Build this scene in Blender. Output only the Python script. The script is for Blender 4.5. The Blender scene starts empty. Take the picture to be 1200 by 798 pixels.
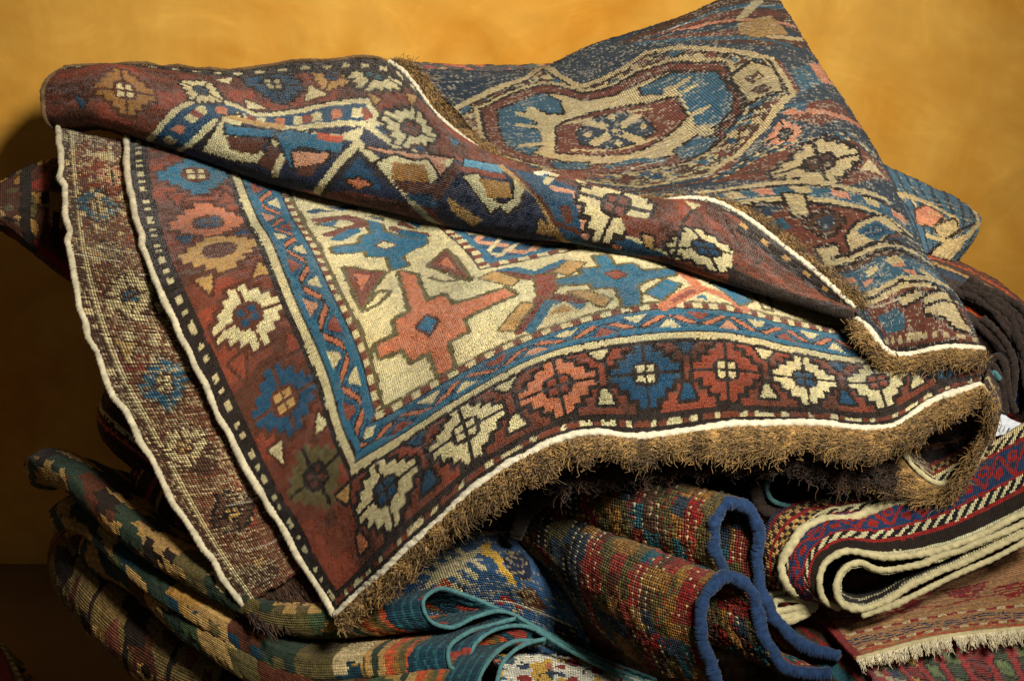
import bpy, math, random
import numpy as np
from mathutils import Vector

random.seed(7)
rng = np.random.default_rng(11)
sc = bpy.context.scene
COL = sc.collection

# ------------------------------------------------------------------ camera
PITCH = math.radians(25.0)
F = 2737.0                       # focal length in pixels of the 1200 px wide photograph
CAMZ = 1.72
cp, sp = math.cos(PITCH), math.sin(PITCH)
cd = bpy.data.cameras.new("camera")
cam = bpy.data.objects.new("camera", cd)
COL.objects.link(cam)
cam.location = (0, 0, CAMZ)
cam.rotation_euler = (math.pi/2 - PITCH, 0, 0)
cd.sensor_width = 36.0
cd.lens = F/1200*36.0
cd.clip_start = 0.05
cd.clip_end = 50
cd.dof.use_dof = True
cd.dof.focus_distance = 2.52
cd.dof.aperture_fstop = 20.0
sc.camera = cam

# ------------------------------------------------------------------ light
w = bpy.data.worlds.new("World")
sc.world = w
w.use_nodes = True
bg = w.node_tree.nodes["Background"]
bg.inputs[0].default_value = (1.0, 0.86, 0.70, 1)
bg.inputs[1].default_value = 0.06

def lamp(name, loc, target, power, color, radius, size, blend):
    ld = bpy.data.lights.new(name, 'SPOT')
    ld.energy = power
    ld.color = color
    ld.shadow_soft_size = radius
    ld.spot_size = math.radians(size)
    ld.spot_blend = blend
    o = bpy.data.objects.new(name, ld)
    COL.objects.link(o)
    o.location = loc
    d = Vector(target) - Vector(loc)
    o.rotation_euler = d.to_track_quat('-Z', 'Y').to_euler()
    return o

lamp("key_lamp", (1.2, 0.7, 2.85), (0.05, 2.52, 0.71), 860, (1.0, 0.93, 0.81), 0.42, 35.5, 1.0)

sc.view_settings.view_transform = 'Standard'
sc.view_settings.look = 'None'
sc.view_settings.exposure = 0.0
sc.view_settings.gamma = 1.0

# ------------------------------------------------------------------ helpers
def W(px, py, D):
    """pixel of the photograph + distance along the view axis -> world point"""
    px = np.asarray(px, float); py = np.asarray(py, float); D = np.asarray(D, float)
    x = (px-600)/F*D
    yv = (399-py)/F*D
    return np.stack([x, D*cp + yv*sp, CAMZ - D*sp + yv*cp], -1)

def lin(c):
    c = np.asarray(c, float)/255.0
    return np.where(c <= 0.04045, c/12.92, ((c+0.055)/1.055)**2.4)

PAL = dict(
    red=(104, 53, 34), red2=(126, 60, 39), brown=(80, 45, 29), dark=(38, 29, 23), cream=(188, 178, 136),
    white=(214, 206, 180), blue=(38, 94, 120), lblue=(84, 136, 158), dblue=(25, 64, 90), navy=(26, 34, 56),
    salmon=(174, 106, 72), pink=(180, 132, 102), tan=(166, 132, 78), olive=(92, 82, 48), ochre=(158, 118, 58),
    btan=(140, 100, 48), teal=(40, 84, 92), dteal=(26, 56, 68), green=(66, 80, 52), dgreen=(44, 58, 46),
    bcream=(184, 166, 122), bnavy=(48, 60, 72), bblue=(52, 88, 106), bred=(104, 58, 44), bbrown=(78, 54, 40),
    bred2=(138, 56, 44), fox=(176, 78, 44), crim=(130, 34, 30), rblue=(32, 50, 80), black=(26, 22, 22),
    goat=(60, 50, 44), yellow=(200, 160, 60), lgreen=(110, 130, 80), bpink=(192, 128, 100))
PAL = {k: lin(v) for k, v in PAL.items()}
def C(k):
    return PAL[k] if isinstance(k, str) else np.asarray(k, float)

def spl(xs, vals, t):
    """cubic Hermite through vals (n,...) given at xs, evaluated at t"""
    xs = np.asarray(xs, float); vals = np.asarray(vals, float); t = np.asarray(t, float)
    n = len(xs)
    sh = (-1,) + (1,)*(vals.ndim-1)
    h = np.diff(xs).reshape(sh)
    d = np.diff(vals, axis=0)/h
    m = np.zeros_like(vals)
    m[0] = d[0]; m[-1] = d[-1]
    if n > 2:
        m[1:-1] = (d[:-1]*h[1:] + d[1:]*h[:-1])/(h[1:]+h[:-1])
    i = np.clip(np.searchsorted(xs, t, side='right')-1, 0, n-2)
    hh = (xs[i+1]-xs[i]).reshape(sh)
    s = ((t-xs[i])/(xs[i+1]-xs[i])).reshape(sh)
    return ((2*s**3-3*s**2+1)*vals[i] + (s**3-2*s**2+s)*hh*m[i]
            + (-2*s**3+3*s**2)*vals[i+1] + (s**3-s**2)*hh*m[i+1])

def smooth_noise(shape, cell, seed):
    r = np.random.default_rng(seed)
    ny, nx = shape
    gy, gx = int(ny/cell)+4, int(nx/cell)+4
    g = r.normal(size=(gy, gx))
    y = np.arange(ny)/cell+1; x = np.arange(nx)/cell+1
    yi = y.astype(int); xi = x.astype(int)
    fy = y-yi; fx = x-xi
    fy = fy*fy*(3-2*fy); fx = fx*fx*(3-2*fx)
    a = g[np.ix_(yi, xi)]; b = g[np.ix_(yi, xi+1)]
    c = g[np.ix_(yi+1, xi)]; d = g[np.ix_(yi+1, xi+1)]
    fx = fx[None, :]; fy = fy[:, None]
    return (a*(1-fx)+b*fx)*(1-fy) + (c*(1-fx)+d*fx)*fy

# ------------------------------------------------------------------ materials
def new_mat(name):
    m = bpy.data.materials.new(name)
    m.use_nodes = True
    nt = m.node_tree
    return m, nt, nt.nodes["Principled BSDF"]

def rug_material(name, kind):
    m, nt, b = new_mat(name)
    N, L = nt.nodes, nt.links
    at = N.new('ShaderNodeAttribute'); at.attribute_name = 'Col'
    uv = N.new('ShaderNodeUVMap')
    geo = N.new('ShaderNodeTexCoord')
    # fibre noise
    nz = N.new('ShaderNodeTexNoise'); nz.inputs['Scale'].default_value = 620 if kind == 'pile' else 420
    nz.inputs['Detail'].default_value = 3
    L.new(geo.outputs['Object'], nz.inputs['Vector'])
    mr = N.new('ShaderNodeMapRange')
    mr.inputs[1].default_value = 0.25; mr.inputs[2].default_value = 0.75
    mr.inputs[3].default_value = 0.6 if kind == 'pile' else 0.7
    mr.inputs[4].default_value = 1.38 if kind == 'pile' else 1.25
    L.new(nz.outputs['Fac'], mr.inputs[0])
    mul = N.new('ShaderNodeVectorMath'); mul.operation = 'SCALE'
    L.new(at.outputs['Color'], mul.inputs[0]); L.new(mr.outputs[0], mul.inputs['Scale'])
    L.new(mul.outputs[0], b.inputs['Base Color'])
    b.inputs['Roughness'].default_value = 0.9
    b.inputs['Specular IOR Level'].default_value = 0.12
    b.inputs['Sheen Weight'].default_value = 0.18 if kind == 'pile' else 0.05
    b.inputs['Sheen Roughness'].default_value = 0.5
    # knot relief from the knot lattice stored in the uv map
    sep = N.new('ShaderNodeSeparateXYZ'); L.new(uv.outputs[0], sep.inputs[0])
    def wave(out, freq, phase=0.0):
        a = N.new('ShaderNodeMath'); a.operation = 'MULTIPLY_ADD'
        a.inputs[1].default_value = 2*math.pi*freq; a.inputs[2].default_value = phase
        L.new(out, a.inputs[0])
        s = N.new('ShaderNodeMath'); s.operation = 'COSINE'; L.new(a.outputs[0], s.inputs[0])
        return s.outputs[0]
    wx = wave(sep.outputs[0], 1.0, math.pi); wy = wave(sep.outputs[1], 1.0, math.pi)
    ad = N.new('ShaderNodeMath'); ad.operation = 'MULTIPLY_ADD'
    if kind == 'pile':
        ad.inputs[1].default_value = 0.7
    elif kind == 'back':
        ad.inputs[1].default_value = 0.8
    else:
        ad.inputs[1].default_value = 0.25      # flat weave: ribs
    L.new(wx, ad.inputs[0]); L.new(wy, ad.inputs[2])
    ad2 = N.new('ShaderNodeMath'); ad2.operation = 'MULTIPLY_ADD'
    ad2.inputs[1].default_value = 3.5 if kind == 'pile' else 1.5
    L.new(nz.outputs['Fac'], ad2.inputs[0]); L.new(ad.outputs[0], ad2.inputs[2])
    bp = N.new('ShaderNodeBump')
    bp.inputs['Strength'].default_value = {'pile': 0.75, 'back': 0.8, 'flat': 0.7}[kind]
    bp.inputs['Distance'].default_value = 0.0007
    L.new(ad2.outputs[0], bp.inputs['Height'])
    L.new(bp.outputs[0], b.inputs['Normal'])
    return m

M_PILE = rug_material('wool_pile', 'pile')
M_BACK = rug_material('knotted_back', 'back')
M_FLAT = rug_material('flat_weave', 'flat')

def tuft_material():
    m, nt, b = new_mat('cut_wool_ends')
    at = nt.nodes.new('ShaderNodeAttribute'); at.attribute_name = 'Col'
    nt.links.new(at.outputs['Color'], b.inputs['Base Color'])
    b.inputs['Roughness'].default_value = 0.85
    b.inputs['Specular IOR Level'].default_value = 0.15
    b.inputs['Sheen Weight'].default_value = 0.15
    return m
M_TUFT = tuft_material()

def yarn_material(name, c, var=0.35, scale=160, tinted=False):
    m, nt, b = new_mat(name)
    N, L = nt.nodes, nt.links
    g = N.new('ShaderNodeTexCoord')
    nz = N.new('ShaderNodeTexNoise'); nz.inputs['Scale'].default_value = scale; nz.inputs['Detail'].default_value = 4
    L.new(g.outputs['Object'], nz.inputs['Vector'])
    r = N.new('ShaderNodeValToRGB')
    c = C(c)
    r.color_ramp.elements[0].position = 0.3; r.color_ramp.elements[1].position = 0.7
    r.color_ramp.elements[0].color = (*(c*(1-var)), 1); r.color_ramp.elements[1].color = (*np.minimum(c*(1+var*0.6), 0.9), 1)
    L.new(nz.outputs['Fac'], r.inputs[0])
    if tinted:
        at = N.new('ShaderNodeAttribute'); at.attribute_name = 'Tint'
        vm = N.new('ShaderNodeVectorMath'); vm.operation = 'MULTIPLY'
        L.new(r.outputs[0], vm.inputs[0]); L.new(at.outputs['Color'], vm.inputs[1]); L.new(vm.outputs[0], b.inputs['Base Color'])
    else:
        L.new(r.outputs[0], b.inputs['Base Color'])
    n2 = N.new('ShaderNodeTexNoise'); n2.inputs['Scale'].default_value = 900
    L.new(g.outputs['Object'], n2.inputs['Vector'])
    bp = N.new('ShaderNodeBump'); bp.inputs['Strength'].default_value = 0.6; bp.inputs['Distance'].default_value = 0.0008
    L.new(n2.outputs['Fac'], bp.inputs['Height']); L.new(bp.outputs[0], b.inputs['Normal'])
    b.inputs['Roughness'].default_value = 0.88
    b.inputs['Specular IOR Level'].default_value = 0.15
    b.inputs['Sheen Weight'].default_value = 0.15
    return m

Y_WHITE = yarn_material('white_cotton_yarn', 'white', 0.16)
Y_CREAM = yarn_material('cream_wool_yarn', 'cream', 0.22)
Y_BROWN = yarn_material('brown_wool_yarn', lin((140, 110, 64)), 0.4, 60, True)
Y_DBROWN = yarn_material('dark_brown_wool_yarn', lin((70, 48, 34)), 0.4, 160, True)
Y_CREAMF = yarn_material('cream_fringe_yarn', lin((226, 214, 180)), 0.15, 160, True)
Y_BLUE = yarn_material('blue_wool_yarn', lin((34, 58, 94)), 0.45, 200)
Y_TEAL = yarn_material('teal_wool_yarn', lin((74, 120, 122)), 0.3)
Y_GOAT = yarn_material('goat_hair_yarn', lin((48, 38, 33)), 0.5, 300)
Y_WORN = yarn_material('worn_brown_yarn', lin((104, 82, 54)), 0.6, 70)
Y_SELV = yarn_material('greyed_wool_yarn', lin((198, 188, 158)), 0.35, 90)
Y_RED = yarn_material('red_wool_yarn', lin((150, 34, 36)), 0.3)

# ------------------------------------------------------------------ scene objects
def empty(name, loc, label, cat, group=None):
    o = bpy.data.objects.new(name, None)
    o.empty_display_size = 0.05
    COL.objects.link(o)
    o.location = loc
    tag(o, label, cat, group)
    return o

def tag(o, label=None, cat=None, group=None, kind=None):
    if label: o['label'] = label
    if cat: o['category'] = cat
    if group: o['group'] = group
    if kind: o['kind'] = kind

def link(name, me, mat, parent=None):
    o = bpy.data.objects.new(name, me)
    COL.objects.link(o)
    if mat: me.materials.append(mat)
    if parent:
        o.parent = parent
        o.matrix_parent_inverse = parent.matrix_basis.inverted()
    return o

def mesh_np(name, verts, quads, smooth=True):
    me = bpy.data.meshes.new(name)
    verts = np.ascontiguousarray(verts, dtype=np.float32); quads = np.ascontiguousarray(quads, dtype=np.int32)
    k = quads.shape[1]
    me.vertices.add(len(verts)); me.vertices.foreach_set('co', verts.ravel())
    me.loops.add(quads.size); me.loops.foreach_set('vertex_index', quads.ravel())
    me.polygons.add(len(quads))
    me.polygons.foreach_set('loop_start', np.arange(0, quads.size, k, dtype=np.int32))
    me.update(calc_edges=True)
    if smooth:
        me.polygons.foreach_set('use_smooth', np.ones(len(quads), dtype=bool))
    me.validate()
    return me

def grid_quads(nv, nu, closed=False):
    i = np.arange(nv-1)[:, None]; j = np.arange(nu if closed else nu-1)[None, :]
    j2 = (j+1) % nu
    return np.stack([(i*nu+j), (i*nu+j2), ((i+1)*nu+j2), ((i+1)*nu+j)], -1).reshape(-1, 4)

class Sheet:
    """a woven sheet: control net of world points over rug coordinates (cm), one mesh vertex per knot"""
    def __init__(s, us, vs, ctrl, pitch=0.3, pixels=True, jitter=0.22, seed=1):
        s.us, s.vs = np.asarray(us, float), np.asarray(vs, float)
        c = np.asarray(ctrl, float)                        # (nv,nu,3)
        s.pitch = pitch
        s.nu = max(3, int((s.us[-1]-s.us[0])/pitch)+1); s.nv = max(3, int((s.vs[-1]-s.vs[0])/pitch)+1)
        s.U1 = np.linspace(s.us[0], s.us[-1], s.nu); s.V1 = np.linspace(s.vs[0], s.vs[-1], s.nv)
        a = spl(s.vs, c, s.V1)                              # (nv,ncu,3)
        g = np.swapaxes(spl(s.us, np.swapaxes(a, 0, 1), s.U1), 0, 1)
        if pixels:
            s.pix = g; s.P = W(g[..., 0], g[..., 1], g[..., 2])
        else:
            s.pix = None; s.P = g
        s.seed = seed
        r = np.random.default_rng(seed)
        U, V = np.meshgrid(s.U1, s.V1)
        wob = pitch*jitter
        s.U = U + wob*smooth_noise(U.shape, 1.5, seed+1) + wob*smooth_noise(U.shape, 9, seed+2)
        s.V = V + wob*smooth_noise(U.shape, 1.5, seed+3) + wob*smooth_noise(U.shape, 9, seed+4)
        s.ok = np.ones(U.shape, bool)
        s.col = np.zeros(U.shape+(3,))
        s.low = np.zeros(U.shape)
    # --- rug coordinates from a pixel of the photograph (nearest knot)
    def uv(s, p):
        d = (s.pix[..., 0]-p[0])**2 + (s.pix[..., 1]-p[1])**2 + np.where(s.ok, 0, 1e9)
        k = np.unravel_index(np.argmin(d), d.shape)
        i = min(max(k[0], 1), s.nv-2); j = min(max(k[1], 1), s.nu-2)
        du = (s.pix[i, j+1, :2]-s.pix[i, j-1, :2])/(s.U1[j+1]-s.U1[j-1])
        dv = (s.pix[i+1, j, :2]-s.pix[i-1, j, :2])/(s.V1[i+1]-s.V1[i-1])
        A = np.array([du, dv]).T
        r = np.asarray(p, float)-s.pix[i, j, :2]
        try:
            q = np.linalg.solve(A, r)
        except np.linalg.LinAlgError:
            q = np.zeros(2)
        q = np.clip(q, -3.0, 3.0)
        return (s.U1[j]+q[0], s.V1[i]+q[1])
    def uvs(s, pts):
        return [s.uv(p) for p in pts]
    def fill(s, c):
        s.col[:] = C(c)
    def put(s, mask, c, low=0.0):
        s.col[mask] = C(c); s.low[mask] = low
    def rect(s, u0, u1, v0, v1, c):
        s.put((s.U >= u0) & (s.U < u1) & (s.V >= v0) & (s.V < v1), c)
    def pmask(s, poly):
        x = np.array([p[0] for p in poly]); y = np.array([p[1] for p in poly])
        m = np.zeros(s.U.shape, bool)
        box = (s.U >= x.min()) & (s.U <= x.max()) & (s.V >= y.min()) & (s.V <= y.max())
        a, b = s.U[box], s.V[box]
        ins = np.zeros(a.shape, bool)
        n = len(x)
        for i in range(n):
            j = (i+1) % n
            if y[i] == y[j]: continue
            cond = (y[i] > b) != (y[j] > b)
            xi = (x[j]-x[i])*(b-y[i])/(y[j]-y[i])+x[i]
            ins ^= cond & (a < xi)
        m[box] = ins
        return m
    def dist(s, pts, closed=False):
        d = np.full(s.U.shape, 1e9)
        pp = list(pts)+([pts[0]] if closed else [])
        for (x0, y0), (x1, y1) in zip(pp[:-1], pp[1:]):
            dx, dy = x1-x0, y1-y0
            L2 = dx*dx+dy*dy+1e-12
            t = np.clip(((s.U-x0)*dx+(s.V-y0)*dy)/L2, 0, 1)
            d = np.minimum(d, (s.U-x0-t*dx)**2+(s.V-y0-t*dy)**2)
        return np.sqrt(d)
    def poly(s, pts, c, outline=None, ow=0.5, px=True):
        q = s.uvs(pts) if px else pts
        m = s.pmask(q)
        if outline is not None:
            s.put(s.dist(q, True) < ow, outline, 0.6)
        s.put(m, c)
    def line(s, pts, wd, c, px=True):
        q = s.uvs(pts) if px else pts
        s.put(s.dist(q) < wd/2, c)
    def dashes(s, pts, wd, cs, period, px=True):
        q = s.uvs(pts) if px else pts
        d = s.dist(q) < wd/2
        q = np.array(q)
        L = np.concatenate([[0], np.cumsum(np.hypot(*np.diff(q, axis=0).T))])
        # arc length of closest vertex segment
        best = np.full(s.U.shape, 1e9); arc = np.zeros(s.U.shape)
        for k in range(len(q)-1):
            dx, dy = q[k+1]-q[k]
            L2 = dx*dx+dy*dy+1e-12
            t = np.clip(((s.U-q[k][0])*dx+(s.V-q[k][1])*dy)/L2, 0, 1)
            dd = (s.U-q[k][0]-t*dx)**2+(s.V-q[k][1]-t*dy)**2
            mm = dd < best
            best[mm] = dd[mm]; arc[mm] = (L[k]+t*np.sqrt(L2))[mm]
        idx = (np.floor(arc/period) % len(cs)).astype(int)
        for k, c in enumerate(cs):
            if c: s.put(d & (idx == k), c)
    def flower(s, cu, cv, su, sv, c, cc, out='dark', ax=(1, 0), ay=(0, 1), slit=True):
        """stepped star flower: su, sv = half sizes in cm along axes ax, ay"""
        ax = np.array(ax, float)/np.hypot(*ax); ay = np.array(ay, float)/np.hypot(*ay)
        A = np.linalg.inv(np.array([ax, ay]).T)
        du, dv = s.U-cu, s.V-cv
        X = np.abs(A[0, 0]*du+A[0, 1]*dv)/su*8; Y = np.abs(A[1, 0]*du+A[1, 1]*dv)/sv*8
        stp = lambda e: ((np.floor(np.maximum(X-e, 0)/2)+np.floor(np.maximum(Y-e, 0)/2)) <= 3) & (X < 8+e) & (Y < 8+e)
        if out is not None:
            s.put(stp(1.1), out, 0.6)
        ring = stp(0)
        s.put(ring, c)
        if slit:
            s.put(ring & ((X < 0.42) | (Y < 0.42)), out if out is not None else 'dark', 0.4)
        cen = (X+Y*0.35 < 3.6) & (Y+X*0.35 < 3.6)
        s.put(cen, out if out is not None else 'dark', 0.4)
        s.put((X < 2.1) & (Y < 2.1) & ((X > 0.4) & (Y > 0.4)), cc)
    def flower_px(s, cx, cy, ax, ay, c, cc, out='dark', slit=True):
        o = np.array(s.uv((cx, cy)))
        a = np.array(s.uv((cx+ax[0], cy+ax[1])))-o; b = np.array(s.uv((cx+ay[0], cy+ay[1])))-o
        s.flower(o[0], o[1], np.hypot(*a), np.hypot(*b), c, cc, out, a, b, slit)
    # --- finish
    def weave(s, weft=0.25, c='bcream', seed=5, run=(1, 3)):
        """light weft showing between knots on the back of a rug"""
        r = np.random.default_rng(seed)
        n = smooth_noise(s.U.shape, 14, seed)
        rows = r.random(s.nv)
        p = weft*(0.35+0.75*np.clip(n+0.7, 0, 2))*(0.6+0.8*rows[:, None])
        m = r.random(s.U.shape) < p
        m &= ((np.arange(s.nu)[None, :] + np.arange(s.nv)[:, None]//3) % 2 == 0) | (r.random(s.U.shape) < 0.25)
        k = r.random((s.nv, s.nu))
        for d in range(1, run[1]):
            m[:, d:] |= m[:, :-d] & (k[:, d:] < 0.35)
        f = r.uniform(0.3, 0.85, s.U.shape)[..., None]
        s.col = np.where(m[..., None], s.col*(1-f*0.8)+C(c)*f*0.8, s.col)
        long = r.random(s.nv) < 0.05
        for i in np.where(long)[0]:
            a = r.integers(0, s.nu); b = a+r.integers(6, 40)
            s.col[i, a:b] = s.col[i, a:b]*0.35+C('white')*0.6
    def wear(s, amp=0.12, row=0.05, seed=9, patch=0.12):
        r = np.random.default_rng(seed)
        f = 1+amp*r.normal(size=s.U.shape)+row*r.normal(size=(s.nv, 1))+patch*smooth_noise(s.U.shape, 22, seed+1)
        f = np.clip(f, 0.45, 1.6)
        s.col *= f[..., None]
        tint = 1+0.035*r.normal(size=s.col.shape)+0.05*smooth_noise(s.U.shape, 40, seed+2)[..., None]*np.array([1, 0.2, -0.8])
        s.col = np.clip(s.col*tint, 0.002, 0.85)
    def normals(s):
        du = np.gradient(s.P, axis=1); dv = np.gradient(s.P, axis=0)
        n = np.cross(du, dv)
        n /= np.linalg.norm(n, axis=-1, keepdims=True)+1e-12
        return n
    def build(s, name, mat, parent=None, rough=0.0004, thick=0.005, wave=0.0, flip=None):
        n = s.normals()
        if flip is None:
            mid = s.P.reshape(-1, 3).mean(0)
            view = np.array([0, 0, CAMZ])-mid
            flip = np.median((n*view).sum(-1)) < 0
        if flip: n = -n
        r = np.random.default_rng(s.seed+77)
        h = rough*r.normal(size=s.U.shape) - 0.0011*s.low
        h += 0.0005*smooth_noise(s.U.shape, 3, s.seed+78)
        if wave:
            s.P = s.P + n*(wave*smooth_noise(s.U.shape, 26*0.29/s.pitch, s.seed+79))[..., None]
        P = s.P + n*h[..., None]
        q = grid_quads(s.nv, s.nu)
        if not flip: pass
        else: q = q[:, ::-1]
        me = mesh_np(name, P.reshape(-1, 3), q)
        face = mat in (M_BACK, M_FLAT)
        ca = me.attributes.new('Col', 'FLOAT_COLOR', 'FACE' if face else 'POINT')
        cols_ = s.col[:-1, :-1] if face else s.col
        c4 = np.ones((cols_.shape[0]*cols_.shape[1], 4), np.float32); c4[:, :3] = cols_.reshape(-1, 3)
        ca.data.foreach_set('color', c4.ravel())
        uvl = me.uv_layers.new(name='UVMap')
        gu = ((s.U1-s.U1[0])/(s.U1[1]-s.U1[0])); gv = np.arange(s.nv)
        GU, GV = np.meshgrid(gu, gv)
        UVv = np.stack([GU, GV], -1).reshape(-1, 2).astype(np.float32)
        li = np.empty(len(me.loops), np.int32); me.loops.foreach_get('vertex_index', li)
        uvl.data.foreach_set('uv', UVv[li].ravel())
        o = link(name, me, mat, parent)
        if thick:
            md = o.modifiers.new('thickness', 'SOLIDIFY'); md.thickness = thick; md.offset = -1
            md.use_rim = True
        return o
    def edge(s, which):
        return {'v0': s.P[0], 'v1': s.P[-1], 'u0': s.P[:, 0], 'u1': s.P[:, -1]}[which]

def resample(P, step):
    P = np.asarray(P, float)
    L = np.concatenate([[0], np.cumsum(np.linalg.norm(np.diff(P, axis=0), axis=1))])
    keep = np.concatenate([[True], np.diff(L) > 1e-7])
    P, L = P[keep], L[keep]
    n = max(3, int(L[-1]/step)+1)
    t = np.linspace(0, L[-1], n)
    return np.stack([np.interp(t, L, P[:, k]) for k in range(3)], -1), t

def frames(P):
    T = np.gradient(P, axis=0); T /= np.linalg.norm(T, axis=1, keepdims=True)+1e-12
    up = np.array([0.13, -0.2, 0.97])
    A = np.cross(T, up); A /= np.linalg.norm(A, axis=1, keepdims=True)+1e-9
    B = np.cross(T, A)
    return T, A, B

def cord(name, pts, r, mat, parent, twist=1.0, pitch=0.010, flat=1.0, wob=0.0, sides=12, step=0.0014, seed=3, lobes=2):
    P, t = resample(pts, step)
    rr = np.random.default_rng(seed)
    if wob:
        k = np.cumsum(rr.normal(size=(len(P), 3)), axis=0)
        n = max(3, len(P)//14)
        xs = np.linspace(0, len(P)-1, n)
        w3 = np.stack([np.interp(np.arange(len(P)), xs, rr.normal(size=n)) for _ in range(3)], -1)
        P = P+wob*w3
    T, A, B = frames(P)
    th = np.linspace(0, 2*np.pi, sides, endpoint=False)
    rad = r*(1+0.11*twist*np.cos(lobes*th[None, :]-2*np.pi*t[:, None]/pitch))
    rad *= 1+0.07*rr.normal(size=rad.shape)
    kn = max(3, len(P)//9)
    rad *= 1+0.09*np.interp(np.arange(len(P)), np.linspace(0, len(P)-1, kn), rr.normal(size=kn))[:, None]
    rad[0] *= 0.3; rad[-1] *= 0.3
    V = P[:, None, :]+rad[..., None]*(np.cos(th)[None, :, None]*A[:, None, :]+flat*np.sin(th)[None, :, None]*B[:, None, :])
    me = mesh_np(name, V.reshape(-1, 3), grid_quads(len(P), sides, True))
    return link(name, me, mat, parent)

def pcord(name, pix, r, mat, parent, step_px=60, **k):
    pix = np.asarray(pix, float)
    L = np.concatenate([[0], np.cumsum(np.hypot(*np.diff(pix[:, :2], axis=0).T))])
    t = np.linspace(0, L[-1], max(12, int(L[-1]/3)))
    q = spl(L, pix, t)
    return cord(name, W(q[:, 0], q[:, 1], q[:, 2]), r, mat, parent, **k)

def fringe(name, A, Bp, n, r, mat, parent, curl=0.003, sag=0.0, seed=1, segs=13, lenvar=0.35, clump=0.0, nclump=0, curlf=(1.5, 4.0), tint=0.45, lay=0.004):
    """n crimped yarn strands running from polyline A (roots) to polyline Bp (tips)"""
    rr = np.random.default_rng(seed)
    A, _ = resample(A, 0.004); m = len(A)
    L = np.linspace(0, 1, len(Bp)); t = np.linspace(0, 1, m)
    Bq = np.stack([np.interp(t, L, np.asarray(Bp)[:, k]) for k in range(3)], -1)
    u = np.sort(rr.random(n))
    def at(Q, u):
        x = u*(m-1); i = np.minimum(x.astype(int), m-2); f = (x-i)[:, None]
        return Q[i]*(1-f)+Q[i+1]*f
    R0 = at(A, u); ut = u.copy()
    ln = np.clip(1+lenvar*rr.normal(size=n)*0.5, 0.35, 1.5)
    cid = np.zeros(n, int)
    if nclump:
        edges = np.sort(rr.random(nclump))
        cid = np.searchsorted(edges, u)
        cen = np.concatenate([[edges[0]/2], (edges[1:]+edges[:-1])/2, [(1+edges[-1])/2]])
        cln = 1+0.22*rr.normal(size=nclump+1)*0.7
        csh = 0.004*rr.normal(size=nclump+1)
        ut = u+(cen[cid]-u)*clump+csh[cid]
        ln = ln*np.clip(cln[cid], 0.5, 1.3)*0.92
    T0 = at(Bq, np.clip(ut+rr.normal(size=n)*0.006, 0, 1))
    d = T0-R0
    s = np.linspace(0, 1, segs)
    e1 = rr.normal(size=(n, 3))
    dn = d/(np.linalg.norm(d, axis=1, keepdims=True)+1e-9)
    e1 -= (e1*dn).sum(1, keepdims=True)*dn; e1 /= np.linalg.norm(e1, axis=1, keepdims=True)
    e2 = np.cross(dn, e1)
    ph = rr.uniform(0, 6.28, n); fr = rr.uniform(*curlf, n)*6.28
    if nclump:
        ce = rr.normal(size=(nclump+1, 3))
        e1 = ce[cid]+0.45*rr.normal(size=(n, 3))
        e1 -= (e1*dn).sum(1, keepdims=True)*dn; e1 /= np.linalg.norm(e1, axis=1, keepdims=True)
        e2 = np.cross(dn, e1)
        ph = rr.uniform(0, 6.28, nclump+1)[cid]+0.5*rr.normal(size=n)
        fr = (rr.uniform(*curlf, nclump+1)[cid]+0.15*rr.normal(size=n))*6.28
    am = curl*rr.uniform(0.35, 1.3, n)
    bend = rr.normal(size=(n, 3))*lay
    hook = rr.random(n) < 0.45
    P = np.zeros((n, segs, 3))
    for k in range(segs):
        x = s[k]
        off = am[:, None]*min(1, x*4)*(np.cos(ph+fr*x)[:, None]*e1+0.7*np.sin(ph+fr*x)[:, None]*e2)
        xx = np.where(hook, np.where(x > 0.72, 0.72-(x-0.72)*0.6, x), x)      # looped tips
        P[:, k] = R0+d*(ln*xx)[:, None]+off+bend*x*x+np.array([0, 0, -sag*x*x])+np.where(hook & (x > 0.72), (x-0.72)*0.012, 0)[:, None]*e1
    T = np.gradient(P, axis=1); T /= np.linalg.norm(T, axis=2, keepdims=True)+1e-9
    ref = np.array([0.3, 0.5, 0.81])
    X = np.cross(T, ref); X /= np.linalg.norm(X, axis=2, keepdims=True)+1e-9
    Yv = np.cross(T, X)
    sides = 3
    rad = r*rr.uniform(0.65, 1.3, (n, 1))*np.linspace(1.0, 0.4, segs)[None, :]
    V = np.zeros((n, segs, sides, 3))
    for k in range(sides):
        a = 2*np.pi*k/sides
        V[:, :, k] = P+rad[..., None]*(math.cos(a)*X+math.sin(a)*Yv)
    q0 = grid_quads(segs, sides, True)
    Q = (q0[None]+(np.arange(n)*segs*sides)[:, None, None]).reshape(-1, 4)
    me = mesh_np(name, V.reshape(-1, 3), Q)
    f = np.clip(1+tint*rr.normal(size=n)+(tint*0.5*rr.normal(size=nclump+1)[cid] if nclump else 0), 0.35, 2.0)
    c4 = np.ones((n, segs*sides, 4), np.float32); c4[:, :, :3] = f[:, None, None]
    ca = me.attributes.new('Tint', 'FLOAT_COLOR', 'POINT'); ca.data.foreach_set('color', c4.ravel())
    o = link(name, me, mat, parent)
    o['kind'] = 'stuff'
    return o

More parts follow.
